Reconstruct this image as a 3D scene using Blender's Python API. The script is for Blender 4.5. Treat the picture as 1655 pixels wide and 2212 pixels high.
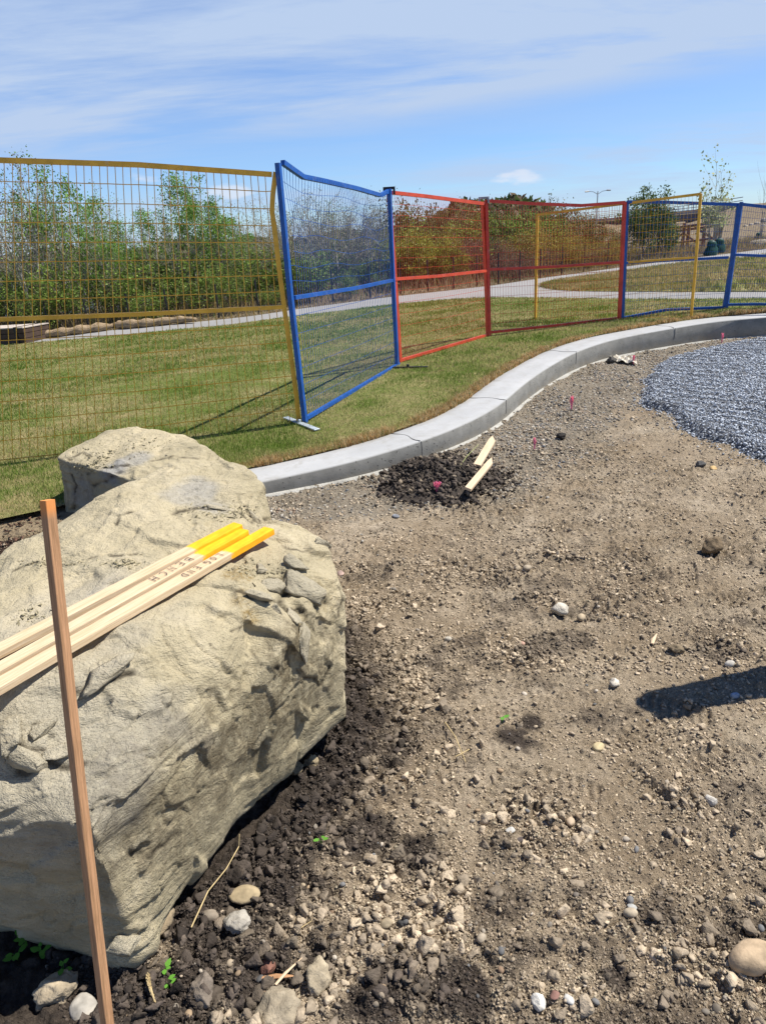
import bpy, bmesh, math, random
import numpy as np
from mathutils import Vector, Matrix
from mathutils.bvhtree import BVHTree
from mathutils.geometry import tessellate_polygon

for o in list(bpy.data.objects):
    bpy.data.objects.remove(o)
SC = bpy.context.scene
COL = SC.collection
RNG = np.random.default_rng(7)
random.seed(7)

# ------------------------------------------------------------------ camera
PW, PH, PF = 1655.0, 2212.0, 1533.0
PITCH, ROLL, CAMH = math.radians(21.5), math.radians(3.6), 1.6
F3 = np.array([0, math.cos(PITCH), -math.sin(PITCH)])
R0 = np.array([1.0, 0, 0]); U0 = np.array([0, math.sin(PITCH), math.cos(PITCH)])
R3 = math.cos(ROLL) * R0 - math.sin(ROLL) * U0
U3 = math.sin(ROLL) * R0 + math.cos(ROLL) * U0
C3 = np.array([0, 0, CAMH])
cam = bpy.data.cameras.new('camera')
cam.sensor_fit = 'VERTICAL'; cam.sensor_height = 34.63; cam.lens = 24.0
cam.clip_start = 0.05; cam.clip_end = 3000
camo = bpy.data.objects.new('camera', cam); COL.objects.link(camo)
camo.matrix_world = Matrix([[R3[i], U3[i], -F3[i], C3[i]] for i in range(3)] + [[0, 0, 0, 1]])
SC.camera = camo

# ------------------------------------------------------------------ world, sun, exposure
SUN_EL = math.radians(58.5)
SUN_DIR = Vector((0.985 * math.cos(SUN_EL), 0.17 * math.cos(SUN_EL), math.sin(SUN_EL)))
SC.view_settings.view_transform = 'Standard'; SC.view_settings.look = 'None'
SC.view_settings.exposure = 0.50; SC.view_settings.gamma = 1.0
W = bpy.data.worlds.new('World'); SC.world = W; W.use_nodes = True
nt = W.node_tree; nt.nodes.clear()
def wn(t, **k):
    n = nt.nodes.new(t)
    for a, b in k.items(): setattr(n, a, b)
    return n
out = wn('ShaderNodeOutputWorld'); bg = wn('ShaderNodeBackground'); bg.inputs[1].default_value = 0.062
sky = wn('ShaderNodeTexSky', sky_type='NISHITA'); sky.sun_disc = False
sky.sun_elevation = SUN_EL; sky.sun_rotation = math.atan2(SUN_DIR.x, SUN_DIR.y)
sky.air_density = 1.0; sky.dust_density = 0.3; sky.ozone_density = 2.5; sky.altitude = 1000
tc = wn('ShaderNodeTexCoord'); sx = wn('ShaderNodeSeparateXYZ')
nt.links.new(tc.outputs['Generated'], sx.inputs[0])
def wm(op, a, b=None, clamp=False):
    n = wn('ShaderNodeMath', operation=op); n.use_clamp = clamp
    for i, v in enumerate((a, b)):
        if v is None: continue
        if isinstance(v, (int, float)): n.inputs[i].default_value = v
        else: nt.links.new(v, n.inputs[i])
    return n.outputs[0]
def wrange(v, a, b, c=0.0, d=1.0):
    n = wn('ShaderNodeMapRange', interpolation_type='SMOOTHSTEP')
    nt.links.new(v, n.inputs[0])
    for i, q in enumerate((a, b, c, d)): n.inputs[i + 1].default_value = q
    return n.outputs[0]
def wmix(f, a, b, blend='MIX'):
    n = wn('ShaderNodeMix', data_type='RGBA', blend_type=blend)
    for i, v in ((0, f), (6, a), (7, b)):
        if isinstance(v, (int, float)): n.inputs[i].default_value = v
        elif isinstance(v, tuple): n.inputs[i].default_value = v
        else: nt.links.new(v, n.inputs[i])
    return n.outputs[2]
zz = wm('MAXIMUM', sx.outputs[2], 0.0)
# cloud deck high up: the direction is cast on to a flat layer so that streaks converge like real ones
den = wm('ADD', zz, 0.10)
cu = wm('DIVIDE', sx.outputs[0], den); cv = wm('DIVIDE', sx.outputs[1], den)
cvec = wn('ShaderNodeCombineXYZ'); nt.links.new(cu, cvec.inputs[0]); nt.links.new(cv, cvec.inputs[1])
def wnoise(scale, detail, rough, sxy, rot=0.0, loc=(0, 0, 0), dist=0.0):
    m = wn('ShaderNodeMapping'); nt.links.new(cvec.outputs[0], m.inputs[0])
    m.inputs['Scale'].default_value = (sxy[0], sxy[1], 1); m.inputs['Rotation'].default_value = (0, 0, rot)
    m.inputs['Location'].default_value = loc
    n = wn('ShaderNodeTexNoise'); nt.links.new(m.outputs[0], n.inputs['Vector'])
    n.inputs['Scale'].default_value = scale; n.inputs['Detail'].default_value = detail
    n.inputs['Roughness'].default_value = rough; n.inputs['Distortion'].default_value = dist
    return n.outputs[0]
n1 = wnoise(0.55, 9, 0.62, (0.55, 1.3), 0.25, (3.1, 0.4, 0), 0.6)
n2 = wnoise(1.6, 8, 0.6, (0.5, 1.4), 0.35, (7.0, 2.0, 0), 0.4)
# broad bands by elevation, tilted with azimuth
azs = wm('MULTIPLY', sx.outputs[0], -0.065)
ev = wm('ADD', sx.outputs[2], azs)
b1 = wm('MULTIPLY', wrange(ev, 0.105, 0.155), wrange(ev, 0.36, 0.22))
b2 = wm('MULTIPLY', wrange(ev, -0.02, 0.02), wrange(ev, 0.085, 0.05))
band = wm('ADD', wm('MULTIPLY', b1, 0.62), wm('MULTIPLY', b2, 0.40))
nn = wm('ADD', wm('MULTIPLY', n1, 0.65), wm('MULTIPLY', n2, 0.35))
mask = wm('MULTIPLY', wrange(nn, 0.36, 0.62), wm('ADD', wm('MULTIPLY', band, 1.35), 0.20), clamp=True)
mask = wm('ADD', mask, wm('ADD', wm('MULTIPLY', b1, 0.14), 0.10), clamp=True)
mask = wm('MULTIPLY', mask, wrange(sx.outputs[2], 0.50, 0.30))
# small fair-weather puffs low over the horizon
m2 = wn('ShaderNodeMapping'); nt.links.new(tc.outputs['Generated'], m2.inputs[0]); m2.inputs['Scale'].default_value = (8, 8, 24)
n3 = wn('ShaderNodeTexNoise'); nt.links.new(m2.outputs[0], n3.inputs['Vector']); n3.inputs['Scale'].default_value = 1.0; n3.inputs['Detail'].default_value = 5
puff = wm('MULTIPLY', wrange(n3.outputs[0], 0.62, 0.70), wm('MULTIPLY', wrange(sx.outputs[2], 0.015, 0.04), wrange(sx.outputs[2], 0.11, 0.07)))
skyc = wmix(1.0, sky.outputs[0], (0.76, 1.0, 1.36, 1), 'MULTIPLY')
lowf = wrange(sx.outputs[2], 0.60, 0.22, 1.0, 1.28)
lowc = wn('ShaderNodeCombineColor')
for i in range(3): nt.links.new(lowf, lowc.inputs[i])
skyc = wmix(1.0, skyc, lowc.outputs[0], 'MULTIPLY')
c1 = wmix(mask, skyc, (5.7, 7.2, 9.8, 1))
c2 = wmix(wm('MULTIPLY', puff, 0.6), c1, (9.5, 9.8, 10.8, 1))
nt.links.new(c2, bg.inputs[0]); nt.links.new(bg.outputs[0], out.inputs[0])

sun = bpy.data.lights.new('sun', 'SUN'); sun.energy = 5.0; sun.angle = math.radians(0.53); sun.color = (1.0, 0.955, 0.88)
suno = bpy.data.objects.new('sun', sun); COL.objects.link(suno)
suno.rotation_euler = SUN_DIR.to_track_quat('Z', 'Y').to_euler(); suno.location = (8, 2, 12)

# ------------------------------------------------------------------ site survey: pixel <-> ground
def ray(x, y):
    d = F3 * PF + R3 * (x - PW / 2) - U3 * (y - PH / 2)
    return d / np.linalg.norm(d)
def softmin(a, m, k=0.06):
    return -k * np.log(np.exp(-np.asarray(a, float) / k) + math.exp(-m / k))
def sterm(x, y):
    return softmin(0.04 * (x + 0.6) + 0.025 * (y - 5.7), 0.34)
def lawn_z(x, y):
    return 0.15 + sterm(x, y)
def dirt_z(x, y):
    s = sterm(x, y); k = 0.03
    return 0.7 * k * np.log1p(np.exp(s / k))
def on(x, y, f):
    d = ray(x, y); z = float(f) if not callable(f) else 0.1
    for _ in range(30):
        t = (z - CAMH) / d[2]; p = C3 + d * t
        if not callable(f): return p
        z = 0.5 * z + 0.5 * float(f(p[0], p[1]))
    return np.array([p[0], p[1], float(f(p[0], p[1]))])
def onz(x, y, z): return on(x, y, float(z))
def above(x, y, foot):
    d = ray(x, y); n = np.array([foot[0], foot[1], 0.0]); n /= np.linalg.norm(n)
    return C3 + d * (np.dot(np.asarray(foot) - C3, n) / np.dot(d, n))
def at_dist(x, y, dist):
    d = ray(x, y); return C3 + d * (dist / math.hypot(d[0], d[1]))

# ------------------------------------------------------------------ numpy noise
def _h(ix, iy, iz, s):
    h = (ix.astype(np.int64) * 374761393 + iy.astype(np.int64) * 668265263 + iz.astype(np.int64) * 2147483647 + s * 974711) & 0xFFFFFFFF
    h = ((h ^ (h >> 13)) * 1274126177) & 0xFFFFFFFF
    h = ((h ^ (h >> 16)) * 2246822519) & 0xFFFFFFFF
    return ((h ^ (h >> 15)) & 0xFFFFFF) / float(0xFFFFFF)
def vnoise(P, s=0):
    I = np.floor(P).astype(np.int64); f = P - I; f = f * f * f * (f * (f * 6 - 15) + 10); r = 0
    for a in (0, 1):
        wa = f[:, 0] if a else 1 - f[:, 0]
        for b in (0, 1):
            wb = f[:, 1] if b else 1 - f[:, 1]
            for c in (0, 1):
                wc = f[:, 2] if c else 1 - f[:, 2]
                r = r + wa * wb * wc * _h(I[:, 0] + a, I[:, 1] + b, I[:, 2] + c, s)
    return r * 2 - 1
def fbm(P, o=4, s=0, g=0.5):
    r = 0; a = 1.0; t = 0
    for k in range(o):
        r = r + a * vnoise(P * (2.03 ** k) + 17.3 * k, s + k); t += a; a *= g
    return r / t
def worley(P, s=0, two=False):
    I = np.floor(P).astype(np.int64); n = len(P)
    F1 = np.full(n, 9.0); F2 = np.full(n, 9.0); V = np.zeros((n, 3)); ID = np.zeros(n)
    for a in (-1, 0, 1):
        for b in (-1, 0, 1):
            for c in ((0,) if two else (-1, 0, 1)):
                ix, iy, iz = I[:, 0] + a, I[:, 1] + b, I[:, 2] + c
                q = np.stack([ix + _h(ix, iy, iz, s + 1), iy + _h(ix, iy, iz, s + 2), iz + (0.5 if two else _h(ix, iy, iz, s + 3))], 1)
                v = P - q
                if two: v[:, 2] = 0
                d = np.sqrt((v ** 2).sum(1)); m = d < F1
                F2 = np.where(m, F1, np.minimum(F2, d)); F1 = np.where(m, d, F1)
                V[m] = v[m]; ID[m] = _h(ix, iy, iz, s + 4)[m]
    return F1, F2, V, ID
def p3(x, y, z=0.0):
    x = np.asarray(x, float).ravel(); return np.stack([x, np.asarray(y, float).ravel(), np.zeros_like(x) + z], 1)
def sstep(a, b, x):
    t = np.clip((x - a) / (b - a), 0, 1); return t * t * (3 - 2 * t)

# ------------------------------------------------------------------ mesh helpers
def mesh_np(name, V, Fa, smooth=False, cols=None, fl=None):
    me = bpy.data.meshes.new(name); V = np.asarray(V, np.float32); Fa = np.asarray(Fa, np.int32)
    me.vertices.add(len(V)); me.vertices.foreach_set('co', V.ravel())
    k = Fa.shape[1]; me.loops.add(Fa.size); me.loops.foreach_set('vertex_index', Fa.ravel())
    me.polygons.add(len(Fa)); me.polygons.foreach_set('loop_start', np.arange(0, Fa.size, k, dtype=np.int32))
    me.polygons.foreach_set('loop_total', np.full(len(Fa), k, np.int32))
    if smooth: me.polygons.foreach_set('use_smooth', np.ones(len(Fa), bool))
    if cols is not None:
        a = me.color_attributes.new('tint', 'FLOAT_COLOR', 'POINT')
        c = np.ones((len(V), 4), np.float32); c[:, :3] = cols; a.data.foreach_set('color', c.ravel())
    for nme, arr in (fl or {}).items():
        a = me.attributes.new(nme, 'FLOAT', 'POINT'); a.data.foreach_set('value', np.asarray(arr, np.float32).ravel())
    me.update(); me.validate()
    return me
def link(name, me, mat=None, parent=None, loc=None):
    o = bpy.data.objects.new(name, me); COL.objects.link(o)
    if mat is not None and me is not None and not me.materials: me.materials.append(mat)
    if parent is not None: o.parent = parent
    if loc is not None: o.location = loc
    return o
def tag(o, label=None, cat=None, group=None, kind=None):
    if label: o['label'] = label
    if cat: o['category'] = cat
    if group: o['group'] = group
    if kind: o['kind'] = kind
    return o
def thing(name, label, cat, loc=(0, 0, 0), group=None):
    o = bpy.data.objects.new(name, None); COL.objects.link(o); o.location = [float(v) for v in loc]; o.empty_display_size = 0.1
    return tag(o, label, cat, group)
class MB:
    """collects pieces, builds one mesh; coordinates are relative to org"""
    def __init__(s, org=(0, 0, 0)): s.v = []; s.f = []; s.org = np.array(org, float)
    def add(s, V, Fs):
        b = len(s.v); s.v.extend((np.asarray(V, float) - s.org).tolist()); s.f.extend([tuple(int(i) + b for i in f) for f in Fs])
    def tube(s, pts, r, n=4, up=(0, 0, 1), rot=0.0, cap=True, ry=None):
        pts = [np.asarray(p, float) for p in pts]; m = len(pts)
        rr = r if hasattr(r, '__len__') else [r] * m; V = []; U = np.array(up, float)
        for i, p in enumerate(pts):
            t = pts[min(i + 1, m - 1)] - pts[max(i - 1, 0)]; t /= (np.linalg.norm(t) + 1e-12)
            a = np.cross(t, U)
            if np.linalg.norm(a) < 1e-4: a = np.cross(t, np.array([0, 1.0, 0]))
            a /= np.linalg.norm(a); b = np.cross(a, t)
            for k in range(n):
                th = rot + 2 * math.pi * (k + 0.5) / n
                V.append(p + rr[i] * (math.cos(th) * a + (ry if ry else 1.0) * math.sin(th) * b))
        Fs = [(i * n + k, i * n + (k + 1) % n, (i + 1) * n + (k + 1) % n, (i + 1) * n + k) for i in range(m - 1) for k in range(n)]
        if cap: Fs += [tuple(range(n))[::-1], tuple((m - 1) * n + k for k in range(n))]
        s.add(V, Fs)
    def box(s, c, sz, R=None):
        V = np.array([(x, y, z) for x in (-.5, .5) for y in (-.5, .5) for z in (-.5, .5)]) * np.array(sz)
        if R is not None: V = V @ np.array(R).T
        s.add(V + np.array(c), [(0, 1, 3, 2), (4, 6, 7, 5), (0, 4, 5, 1), (2, 3, 7, 6), (0, 2, 6, 4), (1, 5, 7, 3)])
    def build(s, name, mat, parent=None, smooth=False, bevel=0.0):
        me = bpy.data.meshes.new(name); me.from_pydata(s.v, [], s.f)
        bm = bmesh.new(); bm.from_mesh(me); bmesh.ops.recalc_face_normals(bm, faces=bm.faces[:])
        if bevel: bmesh.ops.bevel(bm, geom=bm.edges[:], offset=bevel, segments=1, affect='EDGES')
        bm.to_mesh(me); bm.free()
        for p in me.polygons: p.use_smooth = smooth
        return link(name, me, mat, parent)
def ico(sub):
    bm = bmesh.new(); bmesh.ops.create_icosphere(bm, subdivisions=sub, radius=1.0)
    V = np.array([v.co[:] for v in bm.verts]); Fa = np.array([[v.index for v in f.verts] for f in bm.faces]); bm.free()
    return V, Fa
def stone_templates(sub, n, amp, seed, flat=0.7, facet=0.0):
    V, Fa = ico(sub); out = []
    for k in range(n):
        P = V.copy()
        if facet:
            r = np.random.default_rng(seed + k)
            for _ in range(11):
                d = r.normal(size=3); d /= np.linalg.norm(d); h = r.uniform(0.55, 0.85)
                e = P @ d - h; P = P - np.outer(np.maximum(e, 0) * facet, d)
        P = P * (1 + amp * fbm(V * 1.3 + 9.7 * k + seed, 3, seed + k))[:, None]
        P = P * np.array([1.0, 0.6 + 0.35 * random.random(), flat * (0.75 + 0.4 * random.random())])
        out.append((P, Fa))
    return out
def chip_templates(n, seed, npts=9, flat=0.7, sub=0):
    out = []
    for k in range(n):
        r = np.random.default_rng(seed * 31 + k); Q = r.uniform(-1, 1, (npts, 3)); Q /= np.maximum(np.abs(Q).max(1), 0.45)[:, None]; Q *= r.uniform(.75, 1.0, (npts, 1))
        Q *= np.array([1, r.uniform(.55, .95), flat * r.uniform(.7, 1.15)])
        bm = bmesh.new(); [bm.verts.new(q) for q in Q]; g = bmesh.ops.convex_hull(bm, input=bm.verts[:])
        bmesh.ops.delete(bm, geom=list({e for e in g['geom_interior'] + g['geom_unused'] if isinstance(e, bmesh.types.BMVert)}), context='VERTS'); bmesh.ops.triangulate(bm, faces=bm.faces[:])
        if sub: bmesh.ops.subdivide_edges(bm, edges=bm.edges[:], cuts=sub, use_grid_fill=True); bmesh.ops.triangulate(bm, faces=bm.faces[:])
        bm.verts.ensure_lookup_table(); bm.verts.index_update(); V = np.array([v.co[:] for v in bm.verts]); Fa = np.array([[v.index for v in f.verts] for f in bm.faces]); bm.free()
        if sub: V = V * (1 + .22 * fbm(V * 2.3 + k * 7, 3, seed + k))[:, None] + .07 * np.stack([fbm(V * 5 + 3 * q, 2, seed + q) for q in range(3)], 1)
        out.append((V, Fa))
    return out
def scatter(tmpl, pos, size, cols, tilt=0.5, seed=1):
    r = np.random.default_rng(seed); n = len(pos); Vs = []; Fs = []; Cs = []; base = 0
    pick = r.integers(0, len(tmpl), n)
    for k, (TV, TF) in enumerate(tmpl):
        ids = np.where(pick == k)[0]; m = len(ids)
        if not m: continue
        a = r.uniform(0, 2 * math.pi, m); b = r.normal(0, tilt, m); c = r.normal(0, tilt, m)
        ca, sa, cb, sb, cc, sc_ = np.cos(a), np.sin(a), np.cos(b), np.sin(b), np.cos(c), np.sin(c)
        Rz = np.zeros((m, 3, 3)); Rz[:, 0, 0] = ca; Rz[:, 0, 1] = -sa; Rz[:, 1, 0] = sa; Rz[:, 1, 1] = ca; Rz[:, 2, 2] = 1
        Rx = np.zeros((m, 3, 3)); Rx[:, 0, 0] = 1; Rx[:, 1, 1] = cb; Rx[:, 1, 2] = -sb; Rx[:, 2, 1] = sb; Rx[:, 2, 2] = cb
        Ry = np.zeros((m, 3, 3)); Ry[:, 1, 1] = 1; Ry[:, 0, 0] = cc; Ry[:, 0, 2] = sc_; Ry[:, 2, 0] = -sc_; Ry[:, 2, 2] = cc
        R = Rz @ Rx @ Ry
        V = np.einsum('mij,vj->mvi', R, TV) * size[ids][:, None, None] + pos[ids][:, None, :]
        nv = len(TV); F_ = TF[None] + (np.arange(m) * nv)[:, None, None] + base
        Vs.append(V.reshape(-1, 3)); Fs.append(F_.reshape(-1, 3)); Cs.append(np.repeat(cols[ids], nv, 0)); base += m * nv
    return np.concatenate(Vs), np.concatenate(Fs), np.concatenate(Cs)

# ------------------------------------------------------------------ material helpers
class MT:
    def __init__(s, name, rough=0.9, spec=0.3):
        s.m = bpy.data.materials.new(name); s.m.use_nodes = True; s.t = s.m.node_tree
        s.b = s.t.nodes['Principled BSDF']; s.b.inputs['Roughness'].default_value = rough
        s.b.inputs['Specular IOR Level'].default_value = spec
        s.tc = s.t.nodes.new('ShaderNodeTexCoord'); s.geo = s.t.nodes.new('ShaderNodeNewGeometry')
    def L(s, a, b): s.t.links.new(a, b)
    def noise(s, scale, detail=4, rough=0.55, coord=None, sc=None, dist=0.0, w=None):
        n = s.t.nodes.new('ShaderNodeTexNoise'); n.inputs['Scale'].default_value = scale; n.inputs['Detail'].default_value = detail
        n.inputs['Roughness'].default_value = rough; n.inputs['Distortion'].default_value = dist
        c = coord or s.geo.outputs['Position']
        if sc:
            m = s.t.nodes.new('ShaderNodeMapping'); m.inputs['Scale'].default_value = sc; s.L(c, m.inputs[0]); c = m.outputs[0]
        s.L(c, n.inputs['Vector']); return n.outputs[0]
    def voro(s, scale, feature='F1', coord=None, out='Distance'):
        n = s.t.nodes.new('ShaderNodeTexVoronoi'); n.feature = feature; n.inputs['Scale'].default_value = scale
        s.L(coord or s.geo.outputs['Position'], n.inputs['Vector']); return n.outputs[out]
    def rng(s, v, a, b, c=0.0, d=1.0):
        n = s.t.nodes.new('ShaderNodeMapRange'); s.L(v, n.inputs[0])
        for i, q in enumerate((a, b, c, d)): n.inputs[i + 1].default_value = q
        return n.outputs[0]
    def math(s, op, a, b=None):
        n = s.t.nodes.new('ShaderNodeMath'); n.operation = op
        for i, v in enumerate((a, b)):
            if v is None: continue
            if isinstance(v, (int, float)): n.inputs[i].default_value = v
            else: s.L(v, n.inputs[i])
        return n.outputs[0]
    def mix(s, f, a, b, blend='MIX'):
        n = s.t.nodes.new('ShaderNodeMix'); n.data_type = 'RGBA'; n.blend_type = blend
        for i, v in ((0, f), (6, a), (7, b)):
            if isinstance(v, (int, float)): n.inputs[i].default_value = v
            elif isinstance(v, tuple): n.inputs[i].default_value = (*v, 1) if len(v) == 3 else v
            else: s.L(v, n.inputs[i])
        return n.outputs[2]
    def attr(s, name, out='Fac'):
        n = s.t.nodes.new('ShaderNodeAttribute'); n.attribute_name = name; return n.outputs[out]
    def color(s, c):
        if isinstance(c, tuple): s.b.inputs['Base Color'].default_value = (*c, 1)
        else: s.L(c, s.b.inputs['Base Color'])
    def bump(s, h, dist, strength=1.0):
        n = s.t.nodes.new('ShaderNodeBump'); n.inputs['Distance'].default_value = dist; n.inputs['Strength'].default_value = strength
        s.L(h, n.inputs['Height'])
        if s.b.inputs['Normal'].links: s.L(s.b.inputs['Normal'].links[0].from_socket, n.inputs['Normal'])
        s.L(n.outputs[0], s.b.inputs['Normal']); return s
def simple(name, col, rough=0.8, var=0.15, scale=8, spec=0.3, bump=0.0, metal=0.0):
    m = MT(name, rough, spec); n = m.noise(scale, 5, 0.6)
    a = tuple(max(0, c * (1 - var)) for c in col); b = tuple(min(1, c * (1 + var)) for c in col)
    m.color(m.mix(m.rng(n, 0.3, 0.7), a, b)); m.b.inputs['Metallic'].default_value = metal
    if bump: m.bump(m.noise(scale * 6, 4), bump)
    return m.m
def tinted(name, rough=0.9, var=0.2, scale=60, bump=0.002, bscale=200, trans=0.0):
    m = MT(name, rough, 0.25); c = m.attr('tint', 'Color')
    v = m.rng(m.noise(scale, 3), 0.3, 0.7, 1 - var, 1 + var)
    cc = m.t.nodes.new('ShaderNodeCombineColor')
    for i in range(3): m.L(v, cc.inputs[i])
    m.color(m.mix(1.0, c, cc.outputs[0], 'MULTIPLY'))
    if bump: m.bump(m.noise(bscale, 3), bump)
    if trans: m.b.inputs['Transmission Weight'].default_value = 0
    return m.m

# ------------------------------------------------------------------ outlines of the place
KF = [(555,1043),(643,1024.7),(746,1001),(834,977),(897,956.7),(981.5,926),(1051,892),(1094,863),(1130,830.6),(1179,796.8),(1240.9,762),(1306.6,738),(1365,724.9),(1452.6,709),(1543.8,694.6),(1655,684.7)]
def spline(P, n):
    P = np.asarray(P, float); m = len(P); d = np.r_[0, np.cumsum(np.linalg.norm(np.diff(P, axis=0), axis=1))]
    E_ = np.vstack([2 * P[0] - P[1], P, 2 * P[-1] - P[-2]]); out = []
    for s in np.linspace(0, d[-1], n):
        i = min(max(np.searchsorted(d, s, side='right') - 1, 0), m - 2); t = (s - d[i]) / max(d[i + 1] - d[i], 1e-9)
        a, b, c, e = E_[i], E_[i + 1], E_[i + 2], E_[i + 3]
        out.append(0.5 * (2 * b + (c - a) * t + (2 * a - 5 * b + 4 * c - e) * t * t + (3 * b - a - 3 * c + e) * t ** 3))
    return np.array(out)
def smooth_line(P, it):
    P = P.copy()
    for _ in range(it): P[1:-1] = 0.25 * P[:-2] + 0.5 * P[1:-1] + 0.25 * P[2:]
    return P
kf = np.array([on(*p, lawn_z)[:2] for p in KF])
kf = np.vstack([[kf[0] + (kf[0] - kf[1]) * 1.3], kf, [kf[-1] + (kf[-1] - kf[-2]) * 1.6 + np.array([0, -0.10])], [kf[-1] + (kf[-1] - kf[-2]) * 4.2 + np.array([0, -0.8])]])
kf = smooth_line(spline(kf, 220), 30)
tn = np.gradient(kf, axis=0); tn /= np.linalg.norm(tn, axis=1)[:, None]
nrm = np.stack([-tn[:, 1], tn[:, 0]], 1)
KW = 0.335
kb = kf + nrm * KW
def kerb_front_y(x): return np.interp(x, kf[:, 0], kf[:, 1])
def kerb_dist(x, y):
    """distance from the kerb's face, positive on the dirt side"""
    x = np.asarray(x, float).ravel(); y = np.asarray(y, float).ravel(); best = np.full(len(x), 1e9); sg = np.zeros(len(x))
    K = kf[::4]; N_ = nrm[::4]
    for q, n in zip(K, N_):
        dx, dy = x - q[0], y - q[1]; d = dx * dx + dy * dy; m = d < best
        best = np.where(m, d, best); sg = np.where(m, -(dx * n[0] + dy * n[1]), sg)
    return np.sign(sg) * np.sqrt(best)
PN = [(60,741),(210,729),(370,713),(498,701.7),(553,693.5),(653.5,681),(753.8,669.6),(847,657.8),(954,648),(1054.6,642.8),(1169,643.2),(1336,645.5),(1503,646),(1655,644.5)]
PFr = [(57,731),(247,712.5),(420,696),(553.5,681.8),(620,671),(754,653),(847,641),(954,629.4),(1055,617.7),(1102,612.7),(1169,601),(1269,587.6),(1403,569),(1536.6,552.5),(1655,537.5)]
IT = [(1179.6,617.7),(1202,609),(1269,599),(1352.7,587.6),(1453,572.5),(1520,566),(1655,551)]
IB = [(1180,618.5),(1192,624.4),(1236,628.8),(1336,630),(1503,630.4),(1655,630.4)]
def gline(L_, n, ext0=0.0, ext1=0.0):
    P = np.array([on(*p, lawn_z)[:2] for p in L_])
    if ext0: P = np.vstack([P[0] - ext0 * (P[1] - P[0]) / np.linalg.norm(P[1] - P[0]), P])
    if ext1: P = np.vstack([P, P[-1] + ext1 * (P[-1] - P[-2]) / np.linalg.norm(P[-1] - P[-2])])
    return smooth_line(spline(P, n), 3)
pn = gline(PN, 160, 6, 8); pf = gline(PFr, 160, 6, 10); it_ = gline(IT, 80, 0, 10); ib_ = gline(IB, 80, 0, 8)
def strip(A, B, nc, zf, off=0.0, jit=0.0):
    n = len(A); t = np.linspace(0, 1, nc + 1)[None, :, None]
    P = (A[:, None, :] * (1 - t) + B[:, None, :] * t)
    if jit:
        q = P[:, 0, :]; P[:, 0, :] += (jit * fbm(p3(q[:, 0] * 3, q[:, 1] * 3), 3, 4))[:, None]
    P = P.reshape(-1, 2)
    V = np.c_[P, zf(P[:, 0], P[:, 1]) + off]
    i, j = np.meshgrid(np.arange(n - 1), np.arange(nc), indexing='ij'); a = (i * (nc + 1) + j).ravel()
    return V, np.stack([a, a + 1, a + nc + 2, a + nc + 1], 1)
def up_faces(V, Fa):
    a = V[Fa[:, 1]] - V[Fa[:, 0]]; b = V[Fa[:, 2]] - V[Fa[:, 0]]
    z = a[:, 0] * b[:, 1] - a[:, 1] * b[:, 0]
    if z.sum() < 0: Fa = Fa[:, ::-1]
    return Fa

# ------------------------------------------------------------------ setting: terrain
def bank(x, y):
    e = (y - np.interp(x, pf[:, 0], pf[:, 1])) * 0.8
    w = 1 - sstep(3.0, 12.0, x)
    return np.minimum(np.maximum(e - 3.2, 0) * 0.30, 2.6) * w
def terrain_z(x, y):
    x = np.asarray(x, float); y = np.asarray(y, float)
    z = lawn_z(x, y) - 0.035 - bank(x, y)
    far = sstep(58, 72, y) * (1 - sstep(6, 14, x - 0.1 * y))
    z = z + far * (2.0 + 0.0 * x)
    z = z + 0.7 * sstep(100, 180, y)
    z = z + 1.5 * sstep(0.0, 6.5, (x - 0.415 * y)) * sstep(30, 54, y) * sstep(10, 14, x)
    return z
def terr_full(x, y):
    z = terrain_z(x, y)
    site = (kerb_dist(x, y) > -0.17).reshape(np.shape(x)) & (y < 12)
    z = np.where(site, dirt_z(x, y) - np.where((x > -3.4) & (x < 9.4) & (y > 0.4), 0.3, 0.02), z)
    return z
gx = np.sinh(np.linspace(-5.2, 5.2, 420)) * 4.4; gy = np.sinh(np.linspace(-2.6, 5.6, 380)) * 4.4 + 6
X, Y = np.meshgrid(gx, gy, indexing='ij'); Z = terr_full(X, Y)
Z += np.where(Y > 20, 0.06 * fbm(p3(X * 0.35, Y * 0.35), 4, 3).reshape(X.shape) + 0.03 * fbm(p3(X * 1.3, Y * 1.3), 3, 5).reshape(X.shape), 0)
V = np.stack([X.ravel(), Y.ravel(), Z.ravel()], 1)
i, j = np.meshgrid(np.arange(len(gx) - 1), np.arange(len(gy) - 1), indexing='ij'); a = (i * len(gy) + j).ravel()
Fq = np.stack([a, a + len(gy), a + len(gy) + 1, a + 1], 1)
m = MT('dry ground', 0.95, 0.15)
n_a = m.noise(0.35, 5, 0.6); n_b = m.noise(6, 5, 0.7); n_c = m.noise(30, 3, 0.7)
c = m.mix(m.rng(n_a, 0.35, 0.65), (0.235, 0.175, 0.11), (0.15, 0.115, 0.07))
c = m.mix(m.rng(n_b, 0.35, 0.7), c, (0.31, 0.245, 0.155)); c = m.mix(m.rng(n_c, 0.45, 0.75, 0, 0.6), c, (0.11, 0.085, 0.05))
m.color(c); m.bump(n_b, 0.08); m.bump(n_c, 0.02)
tag(link('terrain', mesh_np('terrain', V, Fq, True), m.m), kind='structure')

# river behind the trees
rv = MB(); rv.add([(-160, 24, -1.62), (14, 24, -1.62), (14, 66, -1.62), (-160, 66, -1.62)], [(0, 1, 2, 3)])
m = MT('river water', 0.08, 0.5); m.color((0.03, 0.055, 0.07)); m.bump(m.noise(1.5, 4, sc=(1, 3, 1)), 0.06)
tag(rv.build('river', m.m), kind='structure')

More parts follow.
